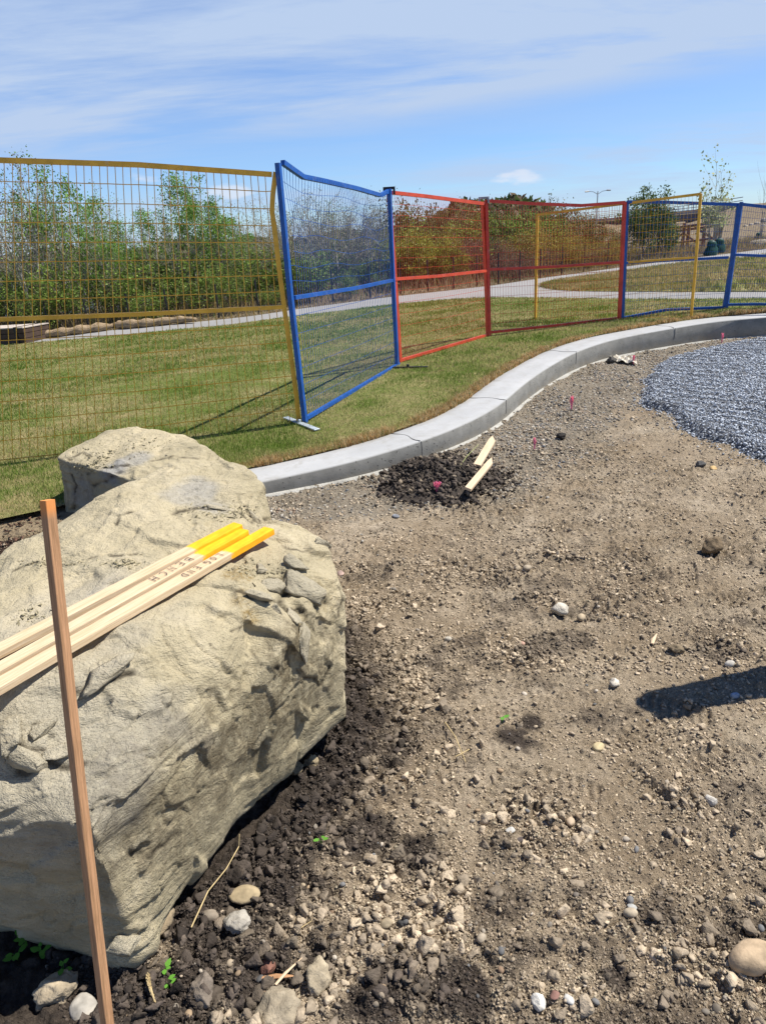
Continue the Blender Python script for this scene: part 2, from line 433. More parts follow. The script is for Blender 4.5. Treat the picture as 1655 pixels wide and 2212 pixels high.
# asphalt path
V, Fq = strip(pn, pf, 8, lawn_z, 0.0)
m = MT('path asphalt', 0.9, 0.2); n_a = m.noise(260, 2); n_b = m.noise(0.8, 4)
m.color(m.mix(m.rng(n_a, 0.3, 0.7), m.mix(m.rng(n_b, 0.35, 0.65), (0.30, 0.29, 0.275), (0.375, 0.36, 0.34)), (0.24, 0.235, 0.225)))
m.bump(n_a, 0.003)
tag(link('path', mesh_np('path', V, up_faces(V, Fq), True), m.m), kind='structure')

# lawn (near one and the island between the path's two arms)
def lawn_mat():
    m = MT('lawn turf', 0.95, 0.1)
    big = m.noise(0.55, 4, 0.6); mid = m.noise(2.6, 5, 0.65, sc=(1, 1.5, 1)); fine = m.noise(28, 4, 0.7); ff = m.noise(120, 2, 0.7)
    g = m.mix(m.rng(fine, 0.3, 0.7), (0.12, 0.17, 0.03), (0.20, 0.25, 0.055))
    d = m.mix(m.rng(fine, 0.3, 0.7), (0.34, 0.27, 0.12), (0.50, 0.41, 0.21))
    k = m.rng(m.math('ADD', m.math('MULTIPLY', big, 0.5), m.math('MULTIPLY', mid, 0.6)), 0.47, 0.70)
    c = m.mix(k, g, d); c = m.mix(m.rng(ff, 0.52, 0.75, 0, 0.75), c, (0.045, 0.045, 0.015))
    m.color(c); m.bump(fine, 0.03); m.bump(ff, 0.012); return m.m
LM = lawn_mat()
ext = np.array([[-6.5, 3.6], [-3.4, 4.0], [-2.5, 4.22], [-1.9, 4.45], [-1.5, 4.62]])
lb = spline(np.vstack([ext, kb[::4] ]), 200)
V, Fq = strip(lb, pn[np.linspace(0, 159, 200).astype(int)], 60, lawn_z, 0.006)
V[:, 2] += 0.012 * fbm(p3(V[:, 0], V[:, 1]), 3, 8)
edge = np.zeros(len(V), bool); edge[60::61] = True; V[edge, 2] = lawn_z(V[edge, 0], V[edge, 1]) + 0.004
tag(link('lawn', mesh_np('lawn', V, up_faces(V, Fq), True), LM), kind='structure')
V, Fq = strip(ib_, it_, 12, lawn_z, 0.008)
tag(link('lawn_island', mesh_np('lawn_island', V, up_faces(V, Fq), True), LM), kind='structure')

# ------------------------------------------------------------------ setting: concrete kerb
def kerb():
    zt = lawn_z(kf[:, 0], kf[:, 1]) - 0.0; zb = dirt_z(kf[:, 0], kf[:, 1]) - 0.10
    n = len(kf); prof = []
    wob = 0.004 * fbm(p3(kf[:, 0] * 2, kf[:, 1] * 2), 3, 11)
    sec = [(0, -1, None), (0, 0.62, None), (0.0, 0.0, -0.012), (0.004, 0.0, -0.005), (0.012, 0, 0.0), (0.10, 0, 0.002), (0.24, 0, 0.002), (KW - 0.01, 0, 0.0), (KW, 0, -0.01), (KW, -1, None)]
    V = []
    for (o, f, dz) in sec:
        P = kf + nrm * (o + wob[:, None] * (o < 0.02))
        if dz is None:
            z = zb if f == -1 else zb + (zt - zb) * f
        else: z = zt + dz
        V.append(np.c_[P, z])
    V = np.stack(V, 1).reshape(-1, 3); k = len(sec)
    i, j = np.meshgrid(np.arange(n - 1), np.arange(k - 1), indexing='ij'); a = (i * k + j).ravel()
    Fq = np.stack([a, a + k, a + k + 1, a + 1], 1)
    caps = []
    m = MT('cast concrete', 0.85, 0.25)
    big = m.noise(1.4, 5, 0.6); mid = m.noise(9, 5, 0.65); fine = m.noise(160, 3)
    c = m.mix(m.rng(big, 0.35, 0.65), (0.37, 0.372, 0.365), (0.45, 0.45, 0.44))
    c = m.mix(m.rng(mid, 0.48, 0.75, 0, 0.55), c, (0.31, 0.30, 0.27))
    c = m.mix(m.rng(m.noise(3.3, 6, 0.75, dist=1.0), 0.56, 0.66, 0, 0.45), c, (0.27, 0.25, 0.21))
    c = m.mix(m.rng(fine, 0.35, 0.7, 0, 0.25), c, (0.35, 0.35, 0.34))
    side = m.attr('side'); hole = m.rng(m.voro(38), 0.10, 0.17, 1, 0)
    big2 = m.rng(m.noise(14, 2), 0.42, 0.58); hole = m.math('MULTIPLY', m.math('MULTIPLY', hole, big2), side)
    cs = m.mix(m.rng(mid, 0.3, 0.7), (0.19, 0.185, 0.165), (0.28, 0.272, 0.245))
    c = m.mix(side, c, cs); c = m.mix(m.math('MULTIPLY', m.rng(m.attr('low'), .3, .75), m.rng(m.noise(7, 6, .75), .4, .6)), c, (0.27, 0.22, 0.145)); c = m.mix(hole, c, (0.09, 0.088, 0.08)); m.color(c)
    m.bump(m.math('MULTIPLY', hole, -1.0), 0.012); m.bump(fine, 0.0012); m.bump(mid, 0.002)
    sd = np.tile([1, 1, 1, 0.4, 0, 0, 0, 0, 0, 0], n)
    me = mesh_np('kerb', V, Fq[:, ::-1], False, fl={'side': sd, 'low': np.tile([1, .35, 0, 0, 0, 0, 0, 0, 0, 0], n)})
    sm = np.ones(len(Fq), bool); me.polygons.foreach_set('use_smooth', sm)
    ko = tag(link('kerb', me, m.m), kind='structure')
    # control joints: thin dark saw cuts across the top and down the face
    jm = simple('joint dark line', (0.10, 0.10, 0.095), 0.9)
    for px in ((897, 950), (1094, 863), (1240, 760), (1452, 707)):
        q = on(px[0], px[1], lawn_z)[:2]; s = int(np.argmin(((kf - q) ** 2).sum(1)))
        mb = MB(); pts = []
        for u in np.linspace(0.0, KW, 9):
            p = kf[s] + nrm[s] * u + tn[s] * 0.02 * math.sin(u * 22 + s); pts.append((p[0], p[1], zt[s] + 0.0024))
        mb.tube(pts, 0.0028, 4)
        f = kf[s] - nrm[s] * 0.0012
        mb.tube([(f[0], f[1], zt[s] - 0.004), (f[0] + tn[s][0] * 0.004, f[1] + tn[s][1] * 0.004, zt[s] - 0.06), (f[0], f[1], zt[s] - 0.12)], 0.0028, 4)
        o = mb.build('joint', jm, ko)
    # thin mortar footing that shows below the face
    zt2 = dirt_z(kf[:, 0], kf[:, 1]) + 0.012
    P0 = kf; w = 0.030 + 0.018 * fbm(p3(kf[:, 0] * 6, kf[:, 1] * 6), 3, 21)
    P1 = kf - nrm * w[:, None]; P2 = kf - nrm * (w + 0.02)[:, None]
    V = np.stack([np.c_[P0 + nrm * .01, zt2 + 0.006], np.c_[P1, zt2], np.c_[P2, zt2 - 0.05]], 1).reshape(-1, 3)
    i, j = np.meshgrid(np.arange(n - 1), np.arange(2), indexing='ij'); a = (i * 3 + j).ravel()
    Fq = np.stack([a, a + 1, a + 4, a + 3], 1)
    link('footing', mesh_np('footing', V, Fq, True), simple('mortar', (0.40, 0.385, 0.34), 0.95, 0.2, 12, bump=0.01), ko)
kerb()

# ------------------------------------------------------------------ setting: bare ground of the building site
FOOT = np.array([(-1.9, 1.6), (-1.35, 1.35), (-1.06, 1.36), (-0.69, 1.2), (-0.5, 1.38), (-0.33, 1.62), (-0.18, 1.98), (-0.3, 2.6)])
def seg_dist(x, y, PL):
    best = np.full(len(x), 1e9)
    for a, b in zip(PL[:-1], PL[1:]):
        ab = b - a; t = np.clip(((x - a[0]) * ab[0] + (y - a[1]) * ab[1]) / (ab @ ab), 0, 1)
        best = np.minimum(best, np.hypot(x - a[0] - t * ab[0], y - a[1] - t * ab[1]))
    return best
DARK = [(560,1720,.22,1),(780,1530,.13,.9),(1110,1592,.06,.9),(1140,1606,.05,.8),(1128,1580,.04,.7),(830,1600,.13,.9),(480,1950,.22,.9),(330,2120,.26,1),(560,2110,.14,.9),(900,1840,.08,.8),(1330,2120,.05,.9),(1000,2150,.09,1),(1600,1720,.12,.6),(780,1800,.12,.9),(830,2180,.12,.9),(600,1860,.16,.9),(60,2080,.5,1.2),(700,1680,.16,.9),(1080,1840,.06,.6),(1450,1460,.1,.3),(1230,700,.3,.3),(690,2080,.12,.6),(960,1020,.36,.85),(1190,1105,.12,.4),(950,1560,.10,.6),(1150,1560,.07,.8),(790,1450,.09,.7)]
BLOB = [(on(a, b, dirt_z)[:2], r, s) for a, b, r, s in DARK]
ROUGH = [(on(a, b, dirt_z)[:2], r) for a, b, r in [(960,1230,.22),(1080,1240,.2),(1340,1310,.25),(1180,1300,.2),(450,2050,.4),(620,1950,.3),(1180,1790,.2),(1480,1730,.15),(1500,2060,.3),(1230,1210,.2),(1130,1420,.2),(1560,1380,.2),(900,2000,.25),(770,1620,.3)]]
PILE = on(955, 1035, dirt_z)[:2]
def masks(x, y):
    x = np.asarray(x, float).ravel(); y = np.asarray(y, float).ravel(); P = p3(x, y)
    n1 = fbm(P * 4, 4, 31); n2 = fbm(P * 13, 4, 35)
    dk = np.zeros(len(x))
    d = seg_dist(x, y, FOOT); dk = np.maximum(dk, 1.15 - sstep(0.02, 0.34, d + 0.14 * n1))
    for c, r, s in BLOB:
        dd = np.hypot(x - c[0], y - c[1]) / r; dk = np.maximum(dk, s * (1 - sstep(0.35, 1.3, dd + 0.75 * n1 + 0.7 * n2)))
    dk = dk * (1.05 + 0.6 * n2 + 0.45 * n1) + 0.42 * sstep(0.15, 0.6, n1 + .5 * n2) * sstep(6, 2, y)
    kd = kerb_dist(x, y)
    gw = np.interp(x, [-1, 0.2, 1.0, 2.2, 3.6, 6], [0.45, 0.8, 1.0, 1.1, 1.1, 1.2])
    gr = 1 - sstep(0.75, 1.1, kd / gw + 0.35 * n1 + 0.18 * n2)
    ro = np.zeros(len(x)) + 0.12 + 0.45 * sstep(-0.15, 0.45, fbm(P * 2.3, 4, 37))
    for c, r in ROUGH: ro = np.maximum(ro, 1 - sstep(0.3, 1.25, np.hypot(x - c[0], y - c[1]) / r + 0.5 * n1))
    ro = np.maximum(ro, 0.9 * (1 - sstep(0.1, 0.7, d))); ro = np.maximum(ro, 0.55 * sstep(1.9, 1.2, y) + 0.2 * n1)
    return np.clip(dk, 0, 1), np.clip(gr, 0, 1), np.clip(ro, 0, 1), kd
TREADS = [(on(a, b, dirt_z)[:2], an, l, w) for a, b, an, l, w in [(1400,1580,.5,.26,.09),(1220,1690,-.6,.22,.08),(1560,1640,.2,.25,.09),(1380,1700,1.9,.24,.09),(1600,1290,.4,.3,.1),(1480,1240,1.2,.3,.1),(1090,1700,.9,.2,.09),(1450,1530,2.4,.26,.1),(1300,1450,1.0,.26,.1)]]
def ground_z(x, y, fine=True, mk=None):
    x = np.asarray(x, float).ravel(); y = np.asarray(y, float).ravel(); P = p3(x, y)
    dk, gr, ro, kd = mk or masks(x, y)
    z = dirt_z(x, y) + 0.016 * fbm(P * 1.1, 3, 41) + 0.011 * fbm(P * 3.7, 4, 43)
    z = z - 0.02 * (1 - sstep(0, 0.5, seg_dist(x, y, FOOT)))
    for c, an, l, w in TREADS:
        dx, dy = x - c[0], y - c[1]; u = dx * math.cos(an) + dy * math.sin(an); v = -dx * math.sin(an) + dy * math.cos(an)
        k = sstep(1.15, 0.85, np.sqrt((u / (l / 2)) ** 4 + (v / (w / 2)) ** 4)); z = z - k * (0.008 + 0.0055 * np.sin(u * 190 + 2.2 * np.sin(v * 55)))
        ro = ro * (1 - 0.9 * k)
    w1 = fbm(P * 9, 2, 60) * 0.4
    f1, f2, _, idd = worley(P * 15 + w1[:, None], 51, True); f3, f4, _, id3 = worley(P * 34 + w1[:, None], 55, True)
    ph = fbm(P * 30, 3, 57)
    f7, f8, _, id7 = worley(P * 75 + w1[:, None], 59, True); md = sstep(-0.35, 0.25, fbm(P * 5.5, 3, 61))
    z = z + ro * (0.055 * np.minimum(np.maximum(0.62 - f1, 0), .32) * (0.2 + idd) + 0.026 * np.minimum(np.maximum(0.62 - f3, 0), .35) * (0.3 + id3) + 0.010 * ph)
    z = z + (1 + .9 * sstep(1.8, 3.2, y)) * md * (0.014 * np.minimum(np.maximum(0.62 - f3, 0), .3) * id3 * 1.6 + 0.008 * np.minimum(np.maximum(.62 - f7, 0), .35) * (.3 + id7) + 0.003 * ph) + 0.0022 * ro * (f8 - f7)
    z = z + (1 - ro) * (0.0022 * ph + 0.002 * fbm(P * np.array([12, 26, 1.0]), 3, 58))
    ca, sa = math.cos(.35), math.sin(.35); U_ = x * ca + y * sa; V_ = -x * sa + y * ca
    z = z + 0.010 * fbm(p3(U_ * 3.0 + .4 * ph, V_ * 17), 3, 88) * sstep(0.2, 1.0, x) * sstep(5.5, 2.5, y) * (1 - .5 * ro)
    # shrinkage cracks in the dried crust
    f5, f6, _, _ = worley(P * 10.5 + 0.5 * fbm(P * 20, 2, 77)[:, None], 71, True)
    crk = (1 - sstep(0.0, 0.055, f6 - f5)) * sstep(0.15, 0.45, fbm(P * 1.6 + 3, 2, 78) + 0.18)
    z = z - 0.006 * crk * (1 - ro)
    return z, crk * (1 - ro)
xs = np.unique(np.r_[np.linspace(-3.5, -1.2, 90), np.linspace(-1.2, 1.7, 500), np.linspace(1.7, 4.5, 230), np.linspace(4.5, 9.5, 130)])
ys = [0.35]
while ys[-1] < 12: ys.append(ys[-1] + max(0.0045, ys[-1] * 0.0042))
ys = np.array(ys)
X, Y = np.meshgrid(xs, ys, indexing='ij'); x_, y_ = X.ravel(), Y.ravel()
mk = masks(x_, y_); z_, crk = ground_z(x_, y_, True, mk)
z_ = z_ - 0.25 * sstep(-0.02, -0.12, mk[3])
ny = len(ys); i, j = np.meshgrid(np.arange(len(xs) - 1), np.arange(ny - 1), indexing='ij'); a = (i * ny + j).ravel()
Fq = np.stack([a, a + ny, a + ny + 1, a + 1], 1)
keep = (mk[3][a] > -0.3) | (x_[a] < -0.7); Fq = Fq[keep]
mulch = sstep(-1.25, -1.6, x_ + 0.15 * fbm(p3(x_ * 4, y_ * 4), 2, 2)) * sstep(2.2, 2.9, y_)
m = MT('site soil', 0.96, 0.15)
dk, gr, ck, ml = m.attr('dark'), m.attr('gravel'), m.attr('crack'), m.attr('mulch')
na, nb, nc, nd = m.noise(2.2, 5, 0.6), m.noise(11, 6, 0.68), m.noise(70, 5, 0.7), m.noise(320, 3, 0.7)
tan = m.mix(m.rng(nb, 0.3, 0.7), (0.36, 0.285, 0.19), (0.60, 0.495, 0.36))
tan = m.mix(m.rng(na, 0.40, 0.66), tan, (0.33, 0.25, 0.16))
tan = m.mix(m.rng(nc, 0.42, 0.72, 0, 0.6), tan, (0.13, 0.098, 0.062)); tan = m.mix(m.rng(nd, 0.55, 0.75, 0, 0.6), tan, (0.50, 0.42, 0.30))
tan = m.mix(m.math('MULTIPLY', m.rng(m.attr('rough'), 0.2, 0.8), m.rng(nb, 0.3, 0.6)), tan, m.mix(m.rng(nc, .35, .65), (0.20, 0.15, 0.098), (0.36, 0.28, 0.19)))
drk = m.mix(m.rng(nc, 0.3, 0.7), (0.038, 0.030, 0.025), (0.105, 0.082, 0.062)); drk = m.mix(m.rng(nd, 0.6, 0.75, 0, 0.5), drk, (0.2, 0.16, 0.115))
grv = m.mix(m.rng(nc, 0.3, 0.7), (0.15, 0.13, 0.10), (0.34, 0.295, 0.225))
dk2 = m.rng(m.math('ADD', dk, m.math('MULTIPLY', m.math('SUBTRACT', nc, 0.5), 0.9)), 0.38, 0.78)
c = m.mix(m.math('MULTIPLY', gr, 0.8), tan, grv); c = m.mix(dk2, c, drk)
c = m.mix(m.math('MULTIPLY', ck, 0.8), c, (0.05, 0.038, 0.026)); c = m.mix(ml, c, (0.055, 0.035, 0.025))
v1 = m.voro(55, coord=None); v2 = m.voro(130); v3 = m.voro(26)
smo = m.rng(m.noise(5, 4, 0.7), 0.35, 0.6, 0.25, 1.0)
m.color(c); m.bump(m.math('MULTIPLY', v3, -1.0), 0.012, .7); m.bump(m.math('MULTIPLY', m.math('MULTIPLY', v1, smo), -1.0), 0.012); m.bump(m.math('MULTIPLY', m.math('MULTIPLY', v2, smo), -1.0), 0.006); m.bump(nc, 0.014); m.bump(nd, 0.004)
V = np.stack([x_, y_, z_], 1)
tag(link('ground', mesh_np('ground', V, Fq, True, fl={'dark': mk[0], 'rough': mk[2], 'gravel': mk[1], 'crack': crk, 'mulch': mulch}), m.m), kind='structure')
def gz(x, y):
    z, _ = ground_z(np.array([x]), np.array([y])); return float(z[0])
def gp(px, py):
    p = on(px, py, dirt_z)
    for _ in range(3):
        zz_ = gz(p[0], p[1]); p = onz(px, py, zz_)
    return np.array([p[0], p[1], zz_])

# ------------------------------------------------------------------ boulders
def hull_obj(pts):
    bm = bmesh.new()
    for p in pts: bm.verts.new(p)
    r = bmesh.ops.convex_hull(bm, input=bm.verts[:])
    junk = [g for g in r['geom_interior'] + r['geom_unused'] if isinstance(g, bmesh.types.BMVert)]
    bmesh.ops.delete(bm, geom=list(set(junk)), context='VERTS')
    bmesh.ops.triangulate(bm, faces=bm.faces[:]); return bm
def fused(hulls, voxel):
    me = bpy.data.meshes.new('tmp'); bm = bmesh.new()
    for h in hulls:
        b = hull_obj(h); t = bpy.data.meshes.new('t'); b.to_mesh(t); b.free(); bm.from_mesh(t); bpy.data.meshes.remove(t)
    bmesh.ops.recalc_face_normals(bm, faces=bm.faces[:]); bm.to_mesh(me); bm.free()
    o = bpy.data.objects.new('tmp', me); COL.objects.link(o)
    md = o.modifiers.new('r', 'REMESH'); md.mode = 'VOXEL'; md.voxel_size = voxel
    dg = bpy.context.evaluated_depsgraph_get(); ev_ = o.evaluated_get(dg); res = bpy.data.meshes.new_from_object(ev_)
    bpy.data.objects.remove(o); bpy.data.meshes.remove(me)
    n = len(res.vertices); V = np.empty(n * 3); res.vertices.foreach_get('co', V); V = V.reshape(-1, 3)
    Fq = np.empty(len(res.polygons) * 4, int); res.polygons.foreach_get('vertices', Fq); Fq = Fq.reshape(-1, 4)
    bpy.data.meshes.remove(res); return V, Fq
def normals(V, Fq):
    n = np.cross(V[Fq[:, 2]] - V[Fq[:, 0]], V[Fq[:, 3]] - V[Fq[:, 1]]); N_ = np.zeros_like(V)
    for k in range(4): np.add.at(N_, Fq[:, k], n)
    return N_ / (np.linalg.norm(N_, axis=1)[:, None] + 1e-12)
def smooth_mesh(V, Fq, it):
    E_ = np.concatenate([Fq[:, [0, 1]], Fq[:, [1, 2]], Fq[:, [2, 3]], Fq[:, [3, 0]]])
    deg = np.bincount(E_.ravel(), minlength=len(V))[:, None].astype(float)
    for _ in range(it):
        S = np.stack([np.bincount(E_[:, 0], V[E_[:, 1], c], len(V)) + np.bincount(E_[:, 1], V[E_[:, 0], c], len(V)) for c in range(3)], 1)
        V = V + 0.6 * (S / deg - V)
    return V
def rockify(V, Fq, seed, k=1.0, cracks=None):
    P = V.copy(); N_ = normals(V, Fq)
    wp = np.stack([fbm(P * 3, 2, seed + q) for q in range(3)], 1)
    d = 0.020 * fbm(P * 1.7, 3, seed)
    # broad broken facets (continuous), then shallow chips
    for sc_, amp in ((2.8, 0.030), (7.0, 0.012)):
        f1, f2, vv, idd = worley((P + wp * 0.10) * sc_, seed + int(sc_))
        dr = np.stack([_h((idd * 1e6).astype(int), (idd * 3e5).astype(int), (idd * 7e5).astype(int), q) - 0.5 for q in range(3)], 1)
        d = d + amp * (vv * dr).sum(1) * (2.4 if sc_ > 5 else 1.8 * sstep(0.0, 0.30, f2 - f1))
    V2 = smooth_mesh(V + N_ * (d * k)[:, None], Fq, 1); N_ = normals(V2, Fq)
    f1, f2, vv, idd = worley((P + wp * 0.06) * np.array([9.0, 9.0, 16.0]), seed + 50)
    pm = sstep(0.08, 0.35, fbm(P * 2.3, 3, seed + 55))
    d = pm * 0.0035 * (idd - 0.35) * sstep(0, 0.03, f2 - f1)
    f1, f2, vv, idd = worley((P + wp * 0.05) * np.array([24.0, 24.0, 40.0]), seed + 60)
    pm = sstep(-0.05, 0.4, fbm(P * 3.1, 3, seed + 65)); d = d + pm * 0.0025 * (idd - 0.4) * sstep(0, 0.15, f2 - f1)
    h = P[:, 2] * 16 + P[:, 0] * 4 + 2.5 * fbm(P * 2.4, 3, seed + 9); fr = h - np.floor(h)
    d = d + 0.008 * sstep(0.0, 0.30, fbm(P * 2.6, 3, seed + 12)) * (sstep(0.0, 0.10, fr) - fr)
    d = d + 0.005 * fbm(P * 9, 4, seed + 20) + 0.0026 * fbm(P * 30, 3, seed + 23)
    rd = 1 - np.abs(fbm(P * 8 + wp, 3, seed + 30)) * 2; d = d - 0.006 * sstep(0.88, 1.0, rd) * sstep(0.05, .3, fbm(P * 1.9, 2, seed + 33))
    return V2 + N_ * (d * k)[:, None]
def carve(V, Fq, lines):
    """lines: (list of 3d points, radius, depth, side vector): a groove with one lip pushed in"""
    N_ = normals(V, Fq)
    ck = np.zeros(len(V))
    for pts, r, dep, side in lines:
        pts = [np.array(p) for p in pts]; lo = np.min(pts, 0) - 0.1; hi = np.max(pts, 0) + 0.1
        ids = np.where(((V > lo) & (V < hi)).all(1))[0]
        if not len(ids): continue
        Q = V[ids] + 0.012 * np.stack([fbm(V[ids] * 22, 2, 90 + q) for q in range(3)], 1); best = np.full(len(ids), 9.0); sd = np.zeros(len(ids))
        for a, b in zip(pts[:-1], pts[1:]):
            ab = b - a; t = np.clip(((Q - a) @ ab) / (ab @ ab), 0, 1); w = Q - a - t[:, None] * ab; dd = np.linalg.norm(w, axis=1)
            m_ = dd < best; best = np.where(m_, dd, best); sd = np.where(m_, w @ np.array(side, float), sd)
        r = r * .8; g = .5 * np.exp(-(best / r) ** 2) + 0.42 * sstep(0, .006, sd) * np.exp(-(best / (r * 14)))
        V[ids] -= N_[ids] * (dep * .55 * g)[:, None]; ck[ids] = np.maximum(ck[ids], np.exp(-(best / r) ** 2))
    return V, ck
def rock_mat(name, seed, a=(0.50, 0.425, 0.275), b=(0.385, 0.33, 0.21), stain=(0.19, 0.155, 0.095)):
    m = MT(name, 0.92, 0.2); co = m.tc.outputs['Object']
    n1 = m.noise(1.9, 5, 0.6, co); n2 = m.noise(7, 6, 0.7, co, dist=0.6); n3 = m.noise(45, 5, 0.72, co); n4 = m.noise(190, 3, 0.7, co)
    st = m.noise(26, 5, 0.75, co, sc=(1, 1, 0.45), dist=0.5)
    c = m.mix(m.rng(n1, 0.36, 0.64), a, b); c = m.mix(m.rng(n2, 0.5, 0.72, 0, 0.6), c, (0.58, 0.50, 0.345))
    c = m.mix(m.rng(n2, 0.47, 0.28, 0, 0.5), c, (0.31, 0.265, 0.17))
    c = m.mix(m.rng(n3, 0.55, 0.8, 0, 0.5), c, (0.20, 0.17, 0.11)); c = m.mix(m.rng(n4, 0.58, 0.8, 0, 0.45), c, (0.55, 0.50, 0.40))
    sk = m.attr('stain'); f = m.math('MULTIPLY', sk, m.rng(st, 0.38, 0.56)); c = m.mix(f, c, stain)
    ru = m.attr('rust'); c = m.mix(m.math('MULTIPLY', ru, m.rng(n3, 0.4, 0.6)), c, (0.25, 0.165, 0.05))
    gy = m.attr('grey'); c = m.mix(gy, c, m.mix(m.rng(n3, 0.35, 0.65), (0.36, 0.355, 0.34), (0.26, 0.255, 0.24)))
    ck = m.attr('crack'); c = m.mix(m.math('MULTIPLY', ck, 0.95), c, (0.055, 0.043, 0.028))
    vz = m.voro(22, 'DISTANCE_TO_EDGE', co); vb = m.rng(vz, 0.0, 0.05); fl_ = m.noise(5, 6, 0.75, co, sc=(1, 1, 3.2), dist=1.2)
    m.color(c); m.bump(n3, 0.010); m.bump(n4, 0.0025); m.bump(n2, 0.014); m.bump(fl_, 0.02, .8); return m.m
def RP(px, py, z): return tuple(onz(px, py, z))
A_h = [RP(0,1738,.53), RP(95,1758,.52), RP(195,1796,.49), RP(218,1862,.37), RP(252,1985,.15), RP(275,2080,.0), RP(300,2060,.04),
       (-1.5,1.25,.5), (-1.55,1.5,.0), RP(0,1985,.05), RP(150,2035,.0), (-1.7,1.6,.50), (-1.75,1.9,.35),
       RP(0,1470,.70), RP(300,1395,.685), RP(420,1290,.69), RP(560,1290,.66), (-1.4,1.45,.70),
       RP(592,1480,.44), RP(380,1655,.43), RP(440,1818,.08), RP(560,1680,.09), RP(395,1880,.06), RP(330,1960,.05),
       RP(200,1220,.725), (-1.0,2.2,.72), (-1.3,2.4,.0), (-.5,2.2,.0), RP(640,1560,.18)]
C_h = [RP(610,1128,.67), RP(692,1168,.645), RP(728,1240,.58), RP(744,1310,.50), RP(750,1450,.30), RP(748,1550,.12), RP(690,1595,.06), RP(565,1685,.07),
       RP(450,1818,.08), RP(640,1370,.58), RP(560,1290,.66), RP(520,1210,.70), RP(430,1145,.745), RP(592,1130,.70), RP(390,1240,.72), RP(600,1440,.49), RP(470,1560,.46), (-.25,2.3,.0), (-.32,2.5,.55), (-.8,2.3,.0), (-.7,2.3,.68)]
B_h = [RP(478,998,.80), RP(540,1012,.785), RP(566,1052,.74), RP(584,1112,.66), (-.46,2.62,.0), (-.44,2.35,.2), RP(372,1000,.82), RP(270,1046,.815), RP(175,1100,.77), RP(60,1163,.735),
       RP(8,1198,.68), (-1.6,1.9,.40), (-1.8,2.3,.0), (-1.75,2.7,.0), (-.6,3.0,.0), (-1.1,3.0,.0), (-.62,2.85,.66), RP(300,1240,.735), RP(500,1180,.715), (-1.3,1.7,.66), (-.6,1.9,.0)]
V, Fq = fused([A_h, B_h, C_h], 0.0066)
V = smooth_mesh(V, Fq, 5)
V = rockify(V, Fq, 5)
def bvh_of(V, Fq): return BVHTree.FromPolygons([Vector(v) for v in V[:]], [tuple(f) for f in Fq.tolist()])
bt = bvh_of(V, Fq)
def hit(px, py, tree):
    d = ray(px, py); h = tree.ray_cast(Vector(C3), Vector(d))
    return np.array(h[0]) if h[0] is not None else None
def L3(line, tree): return [q for q in (hit(a, b, tree) for a, b in line) if q is not None]
CR = [([(640,1255),(622,1275),(612,1300),(628,1318),(655,1322),(688,1310),(706,1298)], .010, .030, (-1,-1,0)),
      ([(510,1275),(545,1290),(575,1300),(612,1300)], .010, .022, (0,-1,0)), ([(560,1310),(600,1325),(640,1345),(660,1330)], .008, .018, (0,-1,0)),
      ([(650,1205),(640,1235),(612,1250),(585,1252)], .008, .014, (0,-1,0)),
      ([(165,1490),(215,1482),(265,1455),(290,1450)], .010, .026, (0,-1,-.5)), ([(540,1390),(556,1420),(572,1450)], .004, .013, (-1,0,0)),
      ([(432,1370),(455,1395),(470,1410)], .004, .012, (-1,0,0)), ([(500,1355),(528,1350)], .004, .01, (0,-1,0)),
      ([(10,1600),(25,1635),(35,1665),(70,1668)], .010, .022, (-1,-1,0)), ([(70,1560),(90,1580),(110,1590)], .007, .016, (0,-1,0)),
      ([(100,1640),(130,1655),(160,1655),(190,1648)], .010, .024, (0,-1,-.5)), ([(40,1610),(60,1622),(100,1625)], .006, .012, (0,-1,0)),
      ([(590,1440),(640,1452),(700,1475),(716,1440)], .007, .026, (0,-1,-.3)), ([(430,1090),(500,1104),(560,1122),(590,1116)], .009, .04, (0,1,0)),
      ([(250,1130),(262,1112),(290,1105)], .008, .02, (-1,-1,0)), ([(380,1110),(430,1095),(500,1100),(540,1125),(580,1120)], .010, .016, (0,-1,0)),
      ([(195,1205),(250,1200),(300,1195)], .006, .01, (0,-1,0)), ([(590,1165),(630,1185),(665,1190)], .006, .012, (0,-1,0)),
      ([(30,1230),(80,1212),(150,1218)], .006, .014, (0,-1,0)), ([(290,1840),(330,1845),(385,1800)], .012, .012, (0,-1,0)), ([(735,1270),(742,1285),(732,1330)], .010, .03, (1,-1,0))]
V, ck = carve(V, Fq, [(L3(l, bt), r, d, s) for l, r, d, s in CR if len(L3(l, bt)) > 1])
V = V + normals(V, Fq) * 0.0
def near_px(V, spots):
    """soft patches round places on the rock"""
    r_ = np.zeros(len(V)); n_ = fbm(V * 9, 4, 61)
    for (px, py, rad, s) in spots:
        h = hit(px, py, bt)
        if h is None: continue
        r_ = np.maximum(r_, s * (1 - sstep(0.5, 1.2, np.linalg.norm(V - h, axis=1) / rad + 0.6 * n_)))
    return r_
stain = near_px(V, [(640,1420,.13,1), (560,1560,.16,.9), (660,1500,.2,.7), (480,1620,.15,.9), (330,1750,.2,.75), (420,1750,.15,.7), (280,1690,.12,.6), (600,1620,.16,.6), (260,1880,.1,.5)])
rust = near_px(V, [(515,1240,.05,.8), (530,1290,.04,.6), (545,1330,.035,.8), (700,1290,.08,.25)])
grey = near_px(V, [(430,1055,.09,.6), (420,1080,.1,.5), (460,1090,.08,.5), (180,1320,.2,.25), (80,1420,.3,.25), (100,1600,.3,.3), (240,1290,.1,.4)])
stack_rock = thing('boulder', 'large pale sandstone boulder with wooden stakes lying across its top', 'boulder', (-0.8, 2.0, 0))
RM = rock_mat('sandstone', 3)
org = np.array([-0.8, 2.0, 0.0])
